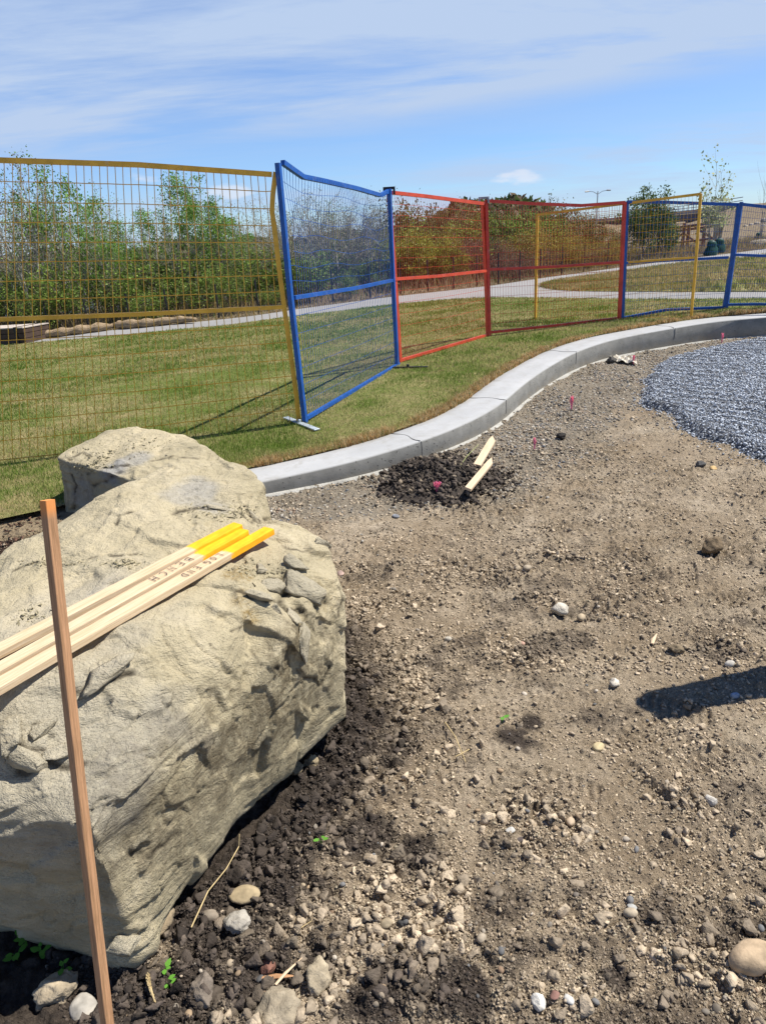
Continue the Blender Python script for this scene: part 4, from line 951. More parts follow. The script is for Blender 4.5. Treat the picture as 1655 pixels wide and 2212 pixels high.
# stones one can point at
NT = {'round': stone_templates(3, 4, 0.10, 71, 0.72), 'broken': stone_templates(3, 4, 0.30, 75, 0.7, 1.0), 'clod': stone_templates(4, 4, 0.38, 79, 0.72, .7), 'flat': stone_templates(3, 4, 0.12, 83, 0.35, .5)}
NS = [(1208,1323,38,'broken',(.62,.58,.50),'rock','white chalky rock beside a small tan pebble in mid ground'),
 (1255,1337,20,'round',(.45,.37,.26),'pebble','small tan pebble right beside the white chalky rock'),
 (1292,1617,25,'round',(.66,.55,.33),'stone','cream yellow stone left below the dark shadow bar'),
 (1620,2080,78,'round',(.50,.385,.26),'cobble','largest smooth tan cobble at the right edge of the bare ground'),
 (1587,1506,17,'round',(.32,.40,.52),'pebble','blue grey pebble lying inside the dark shadow bar'),
 (856,1117,22,'flat',(.30,.32,.36),'stone','blue grey upright stone between the soil heap and boulder'),
 (1535,1192,46,'clod',(.18,.135,.085),'clod','wedge of brown earth casting a shadow on the smooth soil'),
 (1536,1733,24,'broken',(.52,.50,.46),'stone','pale grey broken stone near a crumbly brown patch'),
 (1361,1977,25,'round',(.48,.41,.31),'stone','beige pebble touching a smaller grey one'),
 (1366,1961,20,'flat',(.42,.43,.42),'pebble','small grey pebble just behind the beige one'),
 (835,1998,24,'round',(.36,.30,.21),'pebble','brown round pebble among tan crumbs below the dark patches'),
 (868,1996,16,'broken',(.06,.06,.06),'pebble','small black stone right of a brown round pebble'),
 (690,2116,62,'clod',(.42,.36,.26),'clod','big rough tan clod right of the split wood sliver'),
 (532,1937,64,'flat',(.37,.30,.19),'stone','broad flat tan stone in the dark soil by the boulder'),
 (342,1998,70,'clod',(.30,.24,.16),'clod','large knobbly clod touching the front corner of the boulder'),
 (516,1997,46,'clod',(.36,.34,.30),'clod','grey clod just below the broad flat tan stone'),
 (455,1985,32,'round',(.28,.24,.19),'stone','grey brown stone between two bigger clods in dark soil'),
 (674,1651,38,'clod',(.28,.23,.15),'clod','squarish tan clod under the right flank of the boulder'),
 (636,1664,40,'clod',(.24,.195,.125),'clod','tan clod half in the shade under the boulder'),
 (512,1762,17,'round',(.52,.49,.44),'pebble','white pebble on the black soil under the boulder'),
 (968,1383,15,'round',(.58,.54,.46),'pebble','white oval pebble on cracked earth right of the boulder'),
 (1117,1230,17,'round',(.45,.38,.28),'pebble','left one of two tan pebbles in the rough patch'),
 (1139,1229,19,'round',(.40,.34,.26),'pebble','right one of two tan pebbles in the rough patch'),
 (1324,1481,26,'broken',(.55,.51,.44),'stone','pale split stone left of the shadow bar'),
 (1103,1794,20,'flat',(.50,.50,.48),'pebble','pale grey oval pebble above a dark slate chip'),
 (1232,1778,19,'round',(.50,.40,.29),'pebble','pinkish tan pebble on the crumbly patch'),
 (1118,1817,26,'flat',(.09,.075,.075),'slate chip','dark slate chip under a pale grey pebble'),
 (1160,2172,34,'broken',(.70,.68,.63),'chalk lump','white chalk lump at the near edge of the ground'),
 (1198,2150,20,'flat',(.30,.17,.14),'pebble','reddish brown flat chip beside the white chalk lump'),
 (1228,2160,22,'flat',(.55,.55,.53),'pebble','light grey flat chip beside a reddish chip'),
 (128,2148,70,'clod',(.40,.34,.25),'clod','pale clod left of the upright stake near the front'),
 (182,2178,52,'flat',(.44,.42,.38),'stone','flat grey stone touching the pale clod by the upright stake'),
 (1539,1013,19,'flat',(.60,.42,.20),'stone','ochre stone just in front of the grey gravel bed'),
 (1512,1007,20,'broken',(.12,.12,.12),'stone','dark stone left of the ochre stone by the gravel bed'),
 (1213,945,26,'clod',(.05,.045,.04),'clod','black clod on the pebbles behind the soil heap'),
 (1128,1390,14,'flat',(.50,.33,.26),'pebble','flat pink pebble pressed in the cracked soil'),
 (735,1240,22,'flat',(.42,.31,.27),'pebble','flat pinkish pebble close to the right shoulder of the boulder'),
 (1320,785,22,'clod',(.10,.095,.085),'clod','dark lump left of the crumpled paper scrap'),
 (580,2095,36,'broken',(.20,.10,.075),'bark','reddish chip of bark lying in the dark soil'),
 (600,2190,75,'clod',(.36,.31,.23),'clod','pale broad clod cut by the front edge of the picture'),
 (440,2150,60,'clod',(.20,.17,.14),'clod','dark grey clod behind the yellow seed head'),
 (1040,2030,20,'round',(.42,.36,.28),'pebble','dull tan pebble alone on crumbly ground near the front'),
 (1460,1405,30,'clod',(.22,.175,.115),'clod','brown clod beside a small wood chip'),
 (1575,1437,20,'round',(.50,.48,.44),'pebble','pale pebble right behind the shadow bar')]
STM = {}
for k, (px, py, dpx, kd_, col, cat, lab) in enumerate(NS):
    p = gp(px, py); dist = np.linalg.norm(p - C3); rad = dpx / PF * dist * 0.53
    TV, TF = NT[kd_][k % 4]; P = TV.copy() * np.array([1.0, 1.0, 1.0])
    P = P * (1 + (0.16 if kd_ == 'clod' else 0.03) * fbm(TV * 4.0 + k, 3, k))[:, None]
    an = (k * 1.7) % 6.28 if kd_ != 'round' else (k * 0.9) % 1.2
    Rz = np.array([[math.cos(an), -math.sin(an), 0], [math.sin(an), math.cos(an), 0], [0, 0, 1]])
    P = (P @ Rz.T) * rad
    cl = np.array(col) * np.array([.86, .83, .78]) * (1 + 0.30 * fbm(TV * 3 + k, 3, k + 5))[:, None]
    if 'brown earth' in lab: P[:, 2] *= 1.5
    o = link('soil_clod' if cat == 'clod' else cat.replace(' ', '_') if cat != 'bark' else 'bark_chip', mesh_np('s', P, TF, kd_ in ('round',), cl), None)
    key = kd_
    if key not in STM: STM[key] = tinted('single ' + key + ' stone', 0.85, 0.35, 24, 0.004 if kd_ in ('clod', 'broken') else 0.001, 150)
    o.data.materials.append(STM[key]); o.location = (p[0], p[1], p[2] - P[:, 2].min() * 0.55); tag(o, lab, cat if cat != 'bark' else 'bark chip')

# ------------------------------------------------------------------ grass blades
def blades(name, x, y, zf, h, w, cols, seed, label, wide=1.0, cat='grass'):
    r = np.random.default_rng(seed); n = len(x); a = r.uniform(0, 6.283, n); ln = r.uniform(0.1, 0.75, n) * h; b = r.uniform(0, 6.283, n)
    z = zf; P = np.stack([x, y, z], 1)
    dx = np.stack([np.cos(a), np.sin(a), np.zeros(n)], 1) * (w / 2)[:, None]; tip = P + np.stack([np.cos(b) * ln, np.sin(b) * ln, h], 1)
    mid = P + np.stack([np.cos(b) * ln * .3, np.sin(b) * ln * .3, h * .6], 1)
    V = np.stack([P - dx, P + dx, mid - dx * .7, mid + dx * .7, tip], 1).reshape(-1, 3); k = (np.arange(n) * 5)[:, None]
    Fs = np.concatenate([k + np.array([0, 1, 3]), k + np.array([0, 3, 2]), k + np.array([2, 3, 4])])
    m = MT(name + ' blade', 0.7, 0.2); m.color(m.attr('tint', 'Color')); m.b.inputs['Roughness'].default_value = .6
    # a leaf lets some sun through from behind
    tr = m.t.nodes.new('ShaderNodeBsdfTranslucent'); m.L(m.attr('tint', 'Color'), tr.inputs[0]); mx = m.t.nodes.new('ShaderNodeMixShader'); mx.inputs[0].default_value = .35
    m.L(m.b.outputs[0], mx.inputs[1]); m.L(tr.outputs[0], mx.inputs[2]); m.L(mx.outputs[0], m.t.nodes['Material Output'].inputs[0])
    return tag(link(name, mesh_np(name, V, Fs, False, np.repeat(cols, 5, 0)), m.m), label, cat, kind='stuff')
def dryness(x, y): 
    P = p3(x, y); return 0.5 + 0.75 * fbm(P * np.array([1.0, 2.6, 1]), 4, 91) + 0.5 * fbm(P * 4.2, 3, 95)
r = np.random.default_rng(101); n = 420000
d = 4.4 + (r.random(n) ** 1.35) * 10.5; a = np.radians(r.uniform(-34, 31, n)); x, y = d * np.sin(a), d * np.cos(a)
kd = kerb_dist(x, y); yp = np.interp(x, pn[:, 0], pn[:, 1])
ok = (kd < -KW - 0.005) & (y < yp - 0.03) & (y > np.interp(x, lb[:, 0], lb[:, 1], left=4) - 0.0 * x) & (x < 9)
x, y, d, kd = x[ok], y[ok], d[ok], kd[ok]; n = len(x)
dr = np.clip(dryness(x, y) + 0.20 + 0.2 * r.normal(size=n), 0, 1); ed = sstep(0.22, 0.02, -kd - KW); dr = np.maximum(dr, ed * (0.35 + 0.75 * r.random(n)))
green = np.array([.135, .215, .030]) * (0.6 + 0.8 * r.random((n, 1))); straw = np.array([.52, .42, .20]) * (0.6 + 0.6 * r.random((n, 1))); orange = np.array([.50, .31, .13]) * (.6 + .6 * r.random((n, 1)))
kk = sstep(0.45, 0.75, dr)[:, None] * (r.random((n, 1)) < .85); cc = green * (1 - kk) + straw * kk; e_ = (ed * (r.random(n) < .6))[:, None]; cc = cc * (1 - e_) + orange * e_
h = (0.018 + 0.016 * r.random(n)) * (1 + 0.5 * ed * r.random(n)) * (0.8 + .4 * (1 - kk[:, 0])); w = 0.0022 * np.maximum(1, d / 4.5) * (1 + .3 * r.random(n))
blades('grass', x, y, lawn_z(x, y) + 0.002, h, w, cc, 102, 'short patchy lawn grass, green and straw coloured, up to the kerb')
# scorched fringe of the turf that hangs over the kerb's back edge
r = np.random.default_rng(105); n = 30000; si = r.integers(8, len(kb) - 2, n); clump = sstep(-.35, .35, fbm(p3(kb[si, 0] * 5, kb[si, 1] * 5), 3, 6)); P = kb[si] + (kb[si + 1] - kb[si]) * r.random((n, 1)) + nrm[si] * (r.random(n) ** 1.6 * .12 - .018 * clump)[:, None]
x, y = P[:, 0], P[:, 1]; k_ = (r.random(n) < .35 + .65 * clump); x, y, clump = x[k_], y[k_], clump[k_]; n = len(x); w_ = r.random((n, 1)); cc = np.where(w_ < .5, np.array([[.66, .44, .20]]), np.where(w_ < .66, np.array([[.36, .20, .08]]), np.where(w_ < .88, np.array([[.74, .60, .34]]), np.array([[.13, .20, .03]])))) * (.55 + .7 * r.random((n, 1)))
blades('grass_fringe', x, y, lawn_z(x, y) + .001, (.018 + .035 * r.random(n)) * (.6 + .7 * clump), np.full(n, .0032) * np.maximum(1, np.hypot(x, y) / 5), cc, 106, 'ragged scorched orange fringe of the turf along the kerb')
# island between the arms of the path, thinner
r = np.random.default_rng(111); n = 60000; u = r.random(n); t = r.random(n); ia = ib_[(u * 79).astype(int)]; ic = it_[(u * 79).astype(int)]; P = ia * (1 - t[:, None]) + ic * t[:, None] + r.normal(0, .05, (n, 2)); x, y = P[:, 0], P[:, 1]
dr = np.clip(dryness(x, y) + .25, 0, 1)[:, None] * (r.random((n, 1)) < .9); cc = np.array([.14, .19, .03]) * (1 - dr) + np.array([.50, .38, .18]) * dr
blades('island_grass', x, y, lawn_z(x, y) + 0.004, .05 + .03 * r.random(n), .012 + .006 * r.random(n), cc * (.7 + .6 * r.random((n, 1))), 112, 'dry yellow green grass on the island between the two path arms')
# dead grass and weeds along the far side of the path
r = np.random.default_rng(121); n = 52000; si = r.integers(0, 150, n); off = r.random(n) ** 1.3 * 4.0; P = pf[si] + (pf[si + 1] - pf[si]) * r.random((n, 1)); x, y = P[:, 0] - off * .3, P[:, 1] + off * .95 + .05
hh = (.05 + .30 * r.random(n) ** 2 * sstep(.3, 1.4, off)); cc = np.array([.38, .29, .17]) * (.45 + .85 * r.random((n, 1))); g_ = r.random(n) < .12; cc[g_] = np.array([.12, .17, .04]) * (.6 + .8 * r.random((g_.sum(), 1)))
blades('dry_grass', x, y, terrain_z(x, y) - .01, hh, .010 + .008 * r.random(n), cc, 122, 'dead brown grass and weeds along the far side of the path')

# ------------------------------------------------------------------ temporary fence panels
def paint(name, col, rust=(0.25, 0.10, 0.04), rough=0.45):
    m = MT(name, rough, 0.4); n = m.noise(9, 4, 0.6); r2 = m.noise(55, 4, 0.7)
    c = m.mix(m.rng(n, 0.35, 0.65), tuple(q * 0.85 for q in col), tuple(min(1, q * 1.12) for q in col)); c = m.mix(m.rng(r2, 0.62, 0.70, 0, 0.8), c, rust); c = m.mix(m.rng(m.noise(24, 6, .75, sc=(1, 1, .3)), .58, .66, 0, .5), c, tuple(min(1, q * .6 + .18) for q in col))
    m.color(c); m.bump(r2, 0.001); return m.m
PAINT = {'yellow': paint('yellow fence paint', (0.78, 0.43, 0.045)), 'blue': paint('blue fence paint', (0.010, 0.092, 0.37)), 'red': paint('red fence paint', (0.62, 0.055, 0.035)), 'orange': paint('orange fence paint', (0.68, 0.085, 0.04))}
def arc(P, t):
    P = np.array(P, float); d = np.r_[0, np.cumsum(np.linalg.norm(np.diff(P, axis=0), axis=1))]; d /= d[-1]
    return np.stack([np.interp(t, d, P[:, k]) for k in range(3)], 1)
def foot(px, py): return on(px, py, lawn_z)
def panel(label, color, left, right, top, mid, bot, nv, nh_up, nh_lo, sag=0.0, post=0.036, wire=0.0021, thin_bottom=False, skip=(), top_gap=None, wave=0.0, seed=1):
    """left/right: list of sight points foot first, up the post; the rails likewise from left to right"""
    FL, FR = foot(*left[0]), foot(*right[0])
    if 'dleft' in skip: FL = FL
    def polyl(pts, F_): return [F_] + [above(px, py, F_) for px, py in pts[1:]]
    Lp, Rp = polyl(left, FL), polyl(right, FR)
    def rail(pts):
        out_ = []
        xl, xr = pts[0][0], pts[-1][0]
        for px, py in pts:
            # the sight line is met with the panel's own upright plane
            d_ = ray(px, py); e = (FR - FL)[:2]; n_ = np.array([e[1], -e[0]]); t = np.dot(n_, (FL - C3)[:2]) / np.dot(n_, d_[:2]); out_.append(C3 + d_ * t)
        return out_
    Tp, Md, Bo = rail(top), rail(mid), rail(bot)
    T_ = thing('mesh_fence', label, 'fence panel', FL, 'temporary fence panels round the site'); og = FL; mt = PAINT[color]
    for P_, up_ in ((Lp, 0), (Rp, 1)):
        mb = MB(og); P_ = [p + np.array([0, 0, -.02 if i == 0 else 0]) for i, p in enumerate(P_)]
        mb.tube(P_, post * .72, 4, up=(FR - FL) / np.linalg.norm(FR - FL)); mb.build('post', mt, T_, bevel=0.0)
    for P_, rr in ((Tp, post * .68), (Md, post * .60), (Bo, post * .60 if not thin_bottom else .005)):
        mb = MB(og); mb.tube(P_, rr, 4); mb.build('rail', mt, T_)
    # welded mesh
    mb = MB(og); r = np.random.default_rng(seed); tt = np.linspace(0, 1, nv + 2)[1:-1]
    A, B_, C_ = arc(Bo, tt), arc(Md, tt), arc(Tp, tt); side = np.cross((FR - FL) / np.linalg.norm(FR - FL), (0, 0, 1))
    off = side * .012
    rows = []
    for i in range(nh_lo): rows.append(('lo', i / nh_lo))
    for i in range(nh_up + 1): rows.append(('up', i / nh_up))
    def pt(k, seg, u, i):
        p = A[k] + (B_[k] - A[k]) * u if seg == 'lo' else B_[k] + (C_[k] - B_[k]) * u
        v_ = (u if seg == 'up' else 0); s_ = tt[k]
        p = p + side * (sag * math.sin(s_ * 3.14) * math.sin((u if seg == 'up' else 1 - u) * 3.14) + wave * v_ * math.sin(s_ * 9 + v_ * 5)) + np.array([0, 0, wave * .5 * math.sin(s_ * 14 + i)]) * v_ * (1 - v_) * 4
        return p + off + r.normal(0, .0008, 3)
    G_ = np.array([[pt(k, seg, u, i) for i, (seg, u) in enumerate(rows)] for k in range(len(tt))])
    for k in range(len(tt)): mb.tube(list(G_[k]), wire, 3, up=(1, 0, .1), cap=False)
    for i in range(1, len(rows)):
        if i == nh_lo or i == len(rows) - 1: continue
        v = rows[i]; f_ = [Lp, Rp]
        def on_post(P_, z):
            P_ = np.array(P_); return np.array([np.interp(z, P_[:, 2], P_[:, 0]), np.interp(z, P_[:, 2], P_[:, 1]), z])
        row = list(G_[:, i] - off * 1.5); row = [on_post(Lp, row[0][2])] + row + [on_post(Rp, row[-1][2])]
        if top_gap and v[0] == 'up' and v[1] > .3: row = row[1:]
        mb.tube(row, wire * 1.05, 3, cap=False)
    mb.build('wire_mesh', mt, T_)
    return T_, Lp, Rp
P_y1 = panel('mustard yellow mesh panel nearest the boulders, its right post bent', 'yellow', [(-155,1025),(-168,335)], [(646,914),(640,850),(618,690),(606,600),(594,500),(588,455),(590,420),(596,372)],
      [(-168,331),(0,346),(300,356),(588,377)], [(-160,706),(0,690),(300,679),(613,663)], [(-155,1020),(0,994),(300,963),(645,918)], 44, 8, 7, thin_bottom=True, wire=.0033, seed=2)
P_b1 = panel('blue mesh panel with a buckled top rail beside the yellow one', 'blue', [(660,915),(628,640),(601,352)], [(858,790),(849,600),(841,408)],
      [(611,351),(632,366),(655,382),(700,391),(770,407),(822,422),(842,411)], [(636,643),(700,633),(770,622),(850,605)], [(662,903),(862,786)], 52, 8, 7, wire=.0019, top_gap=True, wave=.035, seed=3)
P_r1 = panel('orange red mesh panel between blue post and first red post', 'orange', [(864,784),(853,600),(840,416)], [(1054,727),(1050,590),(1042,440)],
      [(846,416),(920,424),(1043,440)], [(852,603),(950,596),(1050,585)], [(863,779),(1054,723)], 46, 8, 7, sag=.05, wire=.0018, seed=4)
P_r2 = panel('wide red mesh panel with a sagging top rail', 'red', [(1057,727),(1054,580),(1050,432)], [(1337,689),(1343,560),(1349,437)],
      [(1052,434),(1150,440),(1255,444),(1349,437)], [(1056,582),(1200,576),(1341,566)], [(1057,718),(1200,703),(1338,687)], 50, 8, 7, sag=.04, wire=.0018, seed=5)
P_y2 = panel('loose yellow mesh panel leaning behind the red and blue ones', 'yellow', [(1156,690),(1158,580),(1161,463)], [(1492,686),(1503,556),(1513,418)],
      [(1161,464),(1300,446),(1450,427),(1513,419)], [(1158,581),(1340,568),(1503,556)], [(1156,690),(1492,684)], 46, 8, 7, thin_bottom=True, wire=.0018, post=.03, seed=6)
P_b2 = panel('blue mesh panel half hidden by the loose yellow one', 'blue', [(1344,688),(1349,560),(1354,436)], [(1563,667),(1580,560),(1595,441)],
      [(1354,436),(1440,437),(1595,442)], [(1348,568),(1440,563),(1572,556)], [(1345,687),(1440,669),(1562,664)], 46, 8, 7, sag=.03, wire=.0018, seed=7)
P_b3 = panel('blue mesh panel cut off by the right edge', 'blue', [(1568,667),(1583,560),(1601,436)], [(1800,668),(1815,560),(1830,452)],
      [(1601,441),(1655,447),(1830,455)], [(1585,550),(1655,553),(1815,560)], [(1570,658),(1640,657),(1800,660)], 44, 8, 7, wire=.0018, seed=8)
# clamps on top of paired posts
def clamp(P_, label, dark):
    mb = MB(P_); mb.box((P_[0], P_[1], P_[2] + .012), (.12, .045, .025)); mb.box((P_[0] - .05, P_[1], P_[2] - .018), (.02, .05, .06)); mb.box((P_[0] + .05, P_[1], P_[2] - .018), (.02, .05, .06))
    o = mb.build('post_clamp', simple('clamp metal ' + str(dark), (.03, .032, .04) if dark else (.30, .33, .37), .5, metal=.6), bevel=.002); o.location = P_; tag(o, label, 'clamp')
clamp((P_b1[2][-1] + P_r1[1][-1]) / 2 + np.array([0, -.03, .01]), 'black clamp joining the tops of the blue and orange posts', True)
clamp((P_r1[2][-1] + P_r2[1][-1]) / 2 + np.array([-.01, -.03, .03]), 'grey metal clamp on top of the first pair of red posts', False)
# feet
gm = simple('galvanised foot', (.42, .47, .50), .55, .2, 12, metal=.3)
for (pa, pb, w, mat, lab) in (((618,906),(686,933),.05,gm,'pale flat steel foot under the yellow and blue posts, half in grass'),
                              ((846,797),(924,796),.03,simple('black foot', (.02, .02, .022), .5),'thin black foot bar lying on the grass by the blue post')):
    a, b = foot(*pa) + [0, 0, .018], foot(*pb) + [0, 0, .018]; R, L_ = frame_of(a, b); mb = MB(); mb.box((L_ / 2, 0, 0), (L_, w, .012)); mb.tube([(L_ * .46, 0, 0), (L_ * .46, 0, .03)], .016, 6)
    o = mb.build('fence_foot', mat, None, bevel=.002); place(o, a, R); tag(o, lab, 'fence foot')

# ------------------------------------------------------------------ pink whisker markers
pk = MT('pink whiskers', .5, .3); pk.color((1.0, .22, .36)); pk.t.nodes['Principled BSDF'].inputs['Subsurface Weight'].default_value = .3; PK = pk.m
for k, (px, py, hpx, lab) in enumerate([(943,1074,34,'bright pink whisker marker in front of the soil heap'), (1154,970,24,'thin pink whisker marker on the pebbles behind the pine stakes'),
        (1234,887,30,'pink whisker marker standing in the middle of the pebble strip'), (1367,788,18,'pink whisker marker at the end of the paper scrap'), (1558,741,18,'farthest pink whisker marker, behind the grey gravel bed')]):
    p = gp(px, py); sc_ = hpx / PF * np.linalg.norm(p - C3); r = np.random.default_rng(k + 200); mb = MB()
    for q_ in range(44):
        a = r.uniform(0, 6.28); l = sc_ * r.uniform(.75, 1.05); s_ = r.uniform(.02, .22) * sc_ * (1.3 if k == 0 else .7)
        mb.tube([(0.003 * math.cos(a), .003 * math.sin(a), -.01), (s_ * .4 * math.cos(a), s_ * .4 * math.sin(a), l * .5), (s_ * math.cos(a) + (.12 * sc_ if k == 0 else 0), s_ * math.sin(a), l)], .0030, 3)
    mb.tube([(0, 0, -.03), (0, 0, .012)], .006, 6)
    o = mb.build('marker_whisker', PK); o.location = p; tag(o, lab, 'survey marker')

# crumpled scrap of sacking
p0 = gp(1345, 782); mb = MB(); nU, nV_ = 14, 8; V = []
Uv, Vv = (gp(1372, 784) - gp(1318, 776)), np.array([.10, .26, 0])
for i in range(nU):
    for j in range(nV_):
        u, v = i / (nU - 1) - .5, j / (nV_ - 1) - .5; q_ = Uv * u * (1 - .25 * v) + Vv * v * 1.0 * (1 - .3 * abs(u)); V.append((q_[0], q_[1], .018 + .03 * math.sin(u * 9 + v * 3) ** 2 + .02 * math.sin(v * 8 + 1) ** 2 * (u + .5)))
mb.add(V, [(i * nV_ + j, (i + 1) * nV_ + j, (i + 1) * nV_ + j + 1, i * nV_ + j + 1) for i in range(nU - 1) for j in range(nV_ - 1)])
o = mb.build('paper_scrap', simple('dirty paper', (.58, .53, .43), .9, .2, 9)); so = o.modifiers.new('s', 'SOLIDIFY'); so.thickness = .004; o.location = p0; tag(o, 'crumpled off-white paper scrap on pebbles beside a pink marker', 'litter')

# dry stalks, slivers, seed head, seedlings
straw = simple('dry stalk', (.50, .38, .19), .8, .25, 40)
def stalk(name, pts, r0, label, cat, mat=straw, lift=.008, head=0):
    P_ = [gp(*p) + np.array([0, 0, lift + .012 * math.sin(k * 1.9)]) for k, p in enumerate(pts)]; o0 = P_[0]; mb = MB(o0)
    mb.tube(P_, [r0 * (1 - .45 * k / (len(P_) - 1)) for k in range(len(P_))], 5)
    if head:
        r = np.random.default_rng(head)
        for k in range(60):
            t = r.random(); q_ = arc(P_, [t * .75])[0]; a = r.uniform(0, 6.28); mb.tube([q_, q_ + np.array([math.cos(a), math.sin(a), .6]) * .006 * (1 - t * .5) + (P_[0] - P_[-1]) * .05], .0011, 3)
    o = mb.build(name, mat); o.location = o0; tag(o, label, cat); return o
stalk('dry_stalk', [(418,2022),(455,1950),(492,1890),(519,1842),(522,1826)], .0021, 'long dry straw stalk on the dark soil below the boulder', 'stalk', lift=.03)
stalk('dry_stalk', [(962,1568),(984,1605),(1006,1650)], .0024, 'straw stalk on tan soil with a short straw crossing it', 'stalk', lift=.015)
stalk('dry_stalk', [(1014,1626),(984,1648)], .002, 'short straw crossing the foot of a longer straw stalk', 'stalk', lift=.014)
stalk('green_stalk', [(984,1054),(1008,1020),(1034,986)], .003, 'pale green stalk leaning on the dark soil heap', 'stalk', simple('green stalk', (.30, .33, .12), .7), lift=.10)
stalk('seed_head', [(323,2118),(330,2150),(342,2184)], .003, 'yellow dried seed head lying near the front edge', 'seed head', head=4, lift=.012)
stalk('dry_twig', [(640,1118+900),(676,2002)], .0018, 'thin bleached twig above the wood slivers', 'twig', lift=.01)
sl = simple('split wood', (.46, .25, .12), .8, .3, 30)
for (pa, pb, w, lab) in (((568,2122),(640,2116),.012,'dark brown wood sliver crossed by a paler one'), ((597,2135),(655,2080),.007,'pale wood sliver crossing a dark brown one'), ((1408,1396),(1418,1374),.014,'small pale wood chip on brown soil in mid ground')):
    a, b = gp(*pa) + [0, 0, .012], gp(*pb) + [0, 0, .018 if w < .01 else .012]; R, L_ = frame_of(a, b); mb = MB(); mb.tube([(0, 0, 0), (L_ * .4, .002, .001), (L_, 0, 0)], [w * .5, w * .6, w * .15], 5, ry=.4)
    o = mb.build('wood_sliver', sl if w == .012 else mp.m); place(o, a, R); tag(o, lab, 'wood sliver')
lf = MT('seedling leaf', .5, .3); lf.color((.10, .26, .03)); r = np.random.default_rng(77)
for k, (px, py, n) in enumerate([(140,2105,6), (232,2098,4), (360,2108,4), (365,2138,3), (130,2140,4), (60,2042,8), (95,2070,9), (150,2032,6), (298,2040,6), (40,2075,6), (695,1824,4), (1084,1562,3)]):
    p = gp(px, py); mb = MB()
    for q_ in range(n):
        a = r.uniform(0, 6.28); l = .010 + .012 * r.random(); c_, s_ = math.cos(a), math.sin(a); z = .012 + .02 * r.random(); w = l * .38
        mb.tube([(0, 0, -.004), (c_ * l * .3, s_ * l * .3, z)], .0008, 3)
        b0 = np.array([c_ * l * .3, s_ * l * .3, z]); d_ = np.array([c_, s_, .15]); e = np.array([-s_, c_, 0])
        mb.add([b0, b0 + d_ * l * .35 + e * w, b0 + d_ * l * .8 + e * w * .7, b0 + d_ * l * 1.1, b0 + d_ * l * .8 - e * w * .7, b0 + d_ * l * .35 - e * w], [(0, 1, 2, 3), (0, 3, 4, 5)])
    o = mb.build('seedling', lf.m); o.location = p + np.array([0, 0, .004])
    lab = ['in the shade of the boulder’s dark front face'.replace('’', "'")][0]
    tag(o, 'tiny bright green seedling on the soil close to the big boulder' if k != 11 else 'lone green sprout on tan soil right of the boulder', 'seedling', 'green seedlings near the big boulder' if k != 11 else None)

# unseen cylinder added beyond the right edge to cast the shadow bar
tip = onz(1452, 1518, 0)[:2]; hgt = 1.30; L_ = hgt / math.tan(SUN_EL); b = tip + np.array([SUN_DIR.x, SUN_DIR.y]) / math.hypot(SUN_DIR.x, SUN_DIR.y) * (L_ - .075)
mb = MB(); rr = .076; prof = [(0, -.3), (rr, -.3), (rr, hgt - rr)] ; pts = [(0, 0, -.3), (0, 0, hgt - .03)] + [(0, 0, hgt - .03 + .03 * math.sin(t)) for t in np.linspace(.2, 1.5, 6)]
mb.tube(pts, [rr, rr] + [rr * math.cos(t) for t in np.linspace(.2, 1.5, 6)], 24)
o = mb.build('shadow_caster', simple('shadow caster brown', (.30, .24, .17), .9, .2, 10), smooth=True); o.location = (b[0], b[1], 0); tag(o, 'unseen round topped cylinder added to cast the shadow across the bare soil', 'post')

# ------------------------------------------------------------------ trees and shrubs
BARK = {'pale': simple('pale aspen bark', (.36, .33, .27), .9, .35, 14), 'dark': simple('dark bark', (.13, .10, .075), .9, .3, 14), 'purple': simple('purple brown twigs', (.17, .085, .07), .9, .3, 10), 'tan': simple('tan twigs', (.30, .21, .12), .9, .3, 10)}
def leafmat():
    m = MT('leaves', .6, .25); c = m.attr('tint', 'Color'); m.color(c)
    tr = m.t.nodes.new('ShaderNodeBsdfTranslucent'); m.L(c, tr.inputs[0]); mx = m.t.nodes.new('ShaderNodeMixShader'); mx.inputs[0].default_value = .35
    m.L(m.b.outputs[0], mx.inputs[1]); m.L(tr.outputs[0], mx.inputs[2]); m.L(mx.outputs[0], m.t.nodes['Material Output'].inputs[0]); return m.m
LEAF = leafmat()
def rot_about(v, ax, an):
    ax = ax / np.linalg.norm(ax); return v * math.cos(an) + np.cross(ax, v) * math.sin(an) + ax * (ax @ v) * (1 - math.cos(an))
def grow(mb, r, p, d, L_, rad, depth, ends, up=.25, nb=6, spread=.75, start=.25, tb=.1):
    n = 5 if depth else 3; pts = [p]; q = p.copy(); dd = d / np.linalg.norm(d)
    for k in range(n):
        dd = dd + r.normal(0, tb, 3) + np.array([0, 0, up * .25]); dd /= np.linalg.norm(dd); q = q + dd * L_ / n; pts.append(q.copy())
    mb.tube(pts, [rad * (1 - .8 * k / n) for k in range(n + 1)], 5 if rad > .02 else 3, cap=False)
    if depth == 0: ends.append((pts[-2], dd)); ends.append((pts[-1], dd)); return
    P_ = np.array(pts)
    for b in range(nb):
        t = start + (1 - start) * (b + r.random()) / nb; base = arc(P_, [t])[0]; k = min(int(t * n), n - 1); ax = P_[k + 1] - P_[k]; ax /= np.linalg.norm(ax)
        pr = np.cross(ax, r.normal(size=3)); v = rot_about(ax, pr, spread * r.uniform(.7, 1.2)); l = L_ * (.52 - .30 * t) * r.uniform(.75, 1.25)
        grow(mb, r, base, v, l, rad * .45 * (1.1 - t * .6), depth - 1, ends, up, max(3, nb - 4) if depth > 1 else nb, spread, .2, tb * 1.3)
    ends.append((pts[-1], dd))
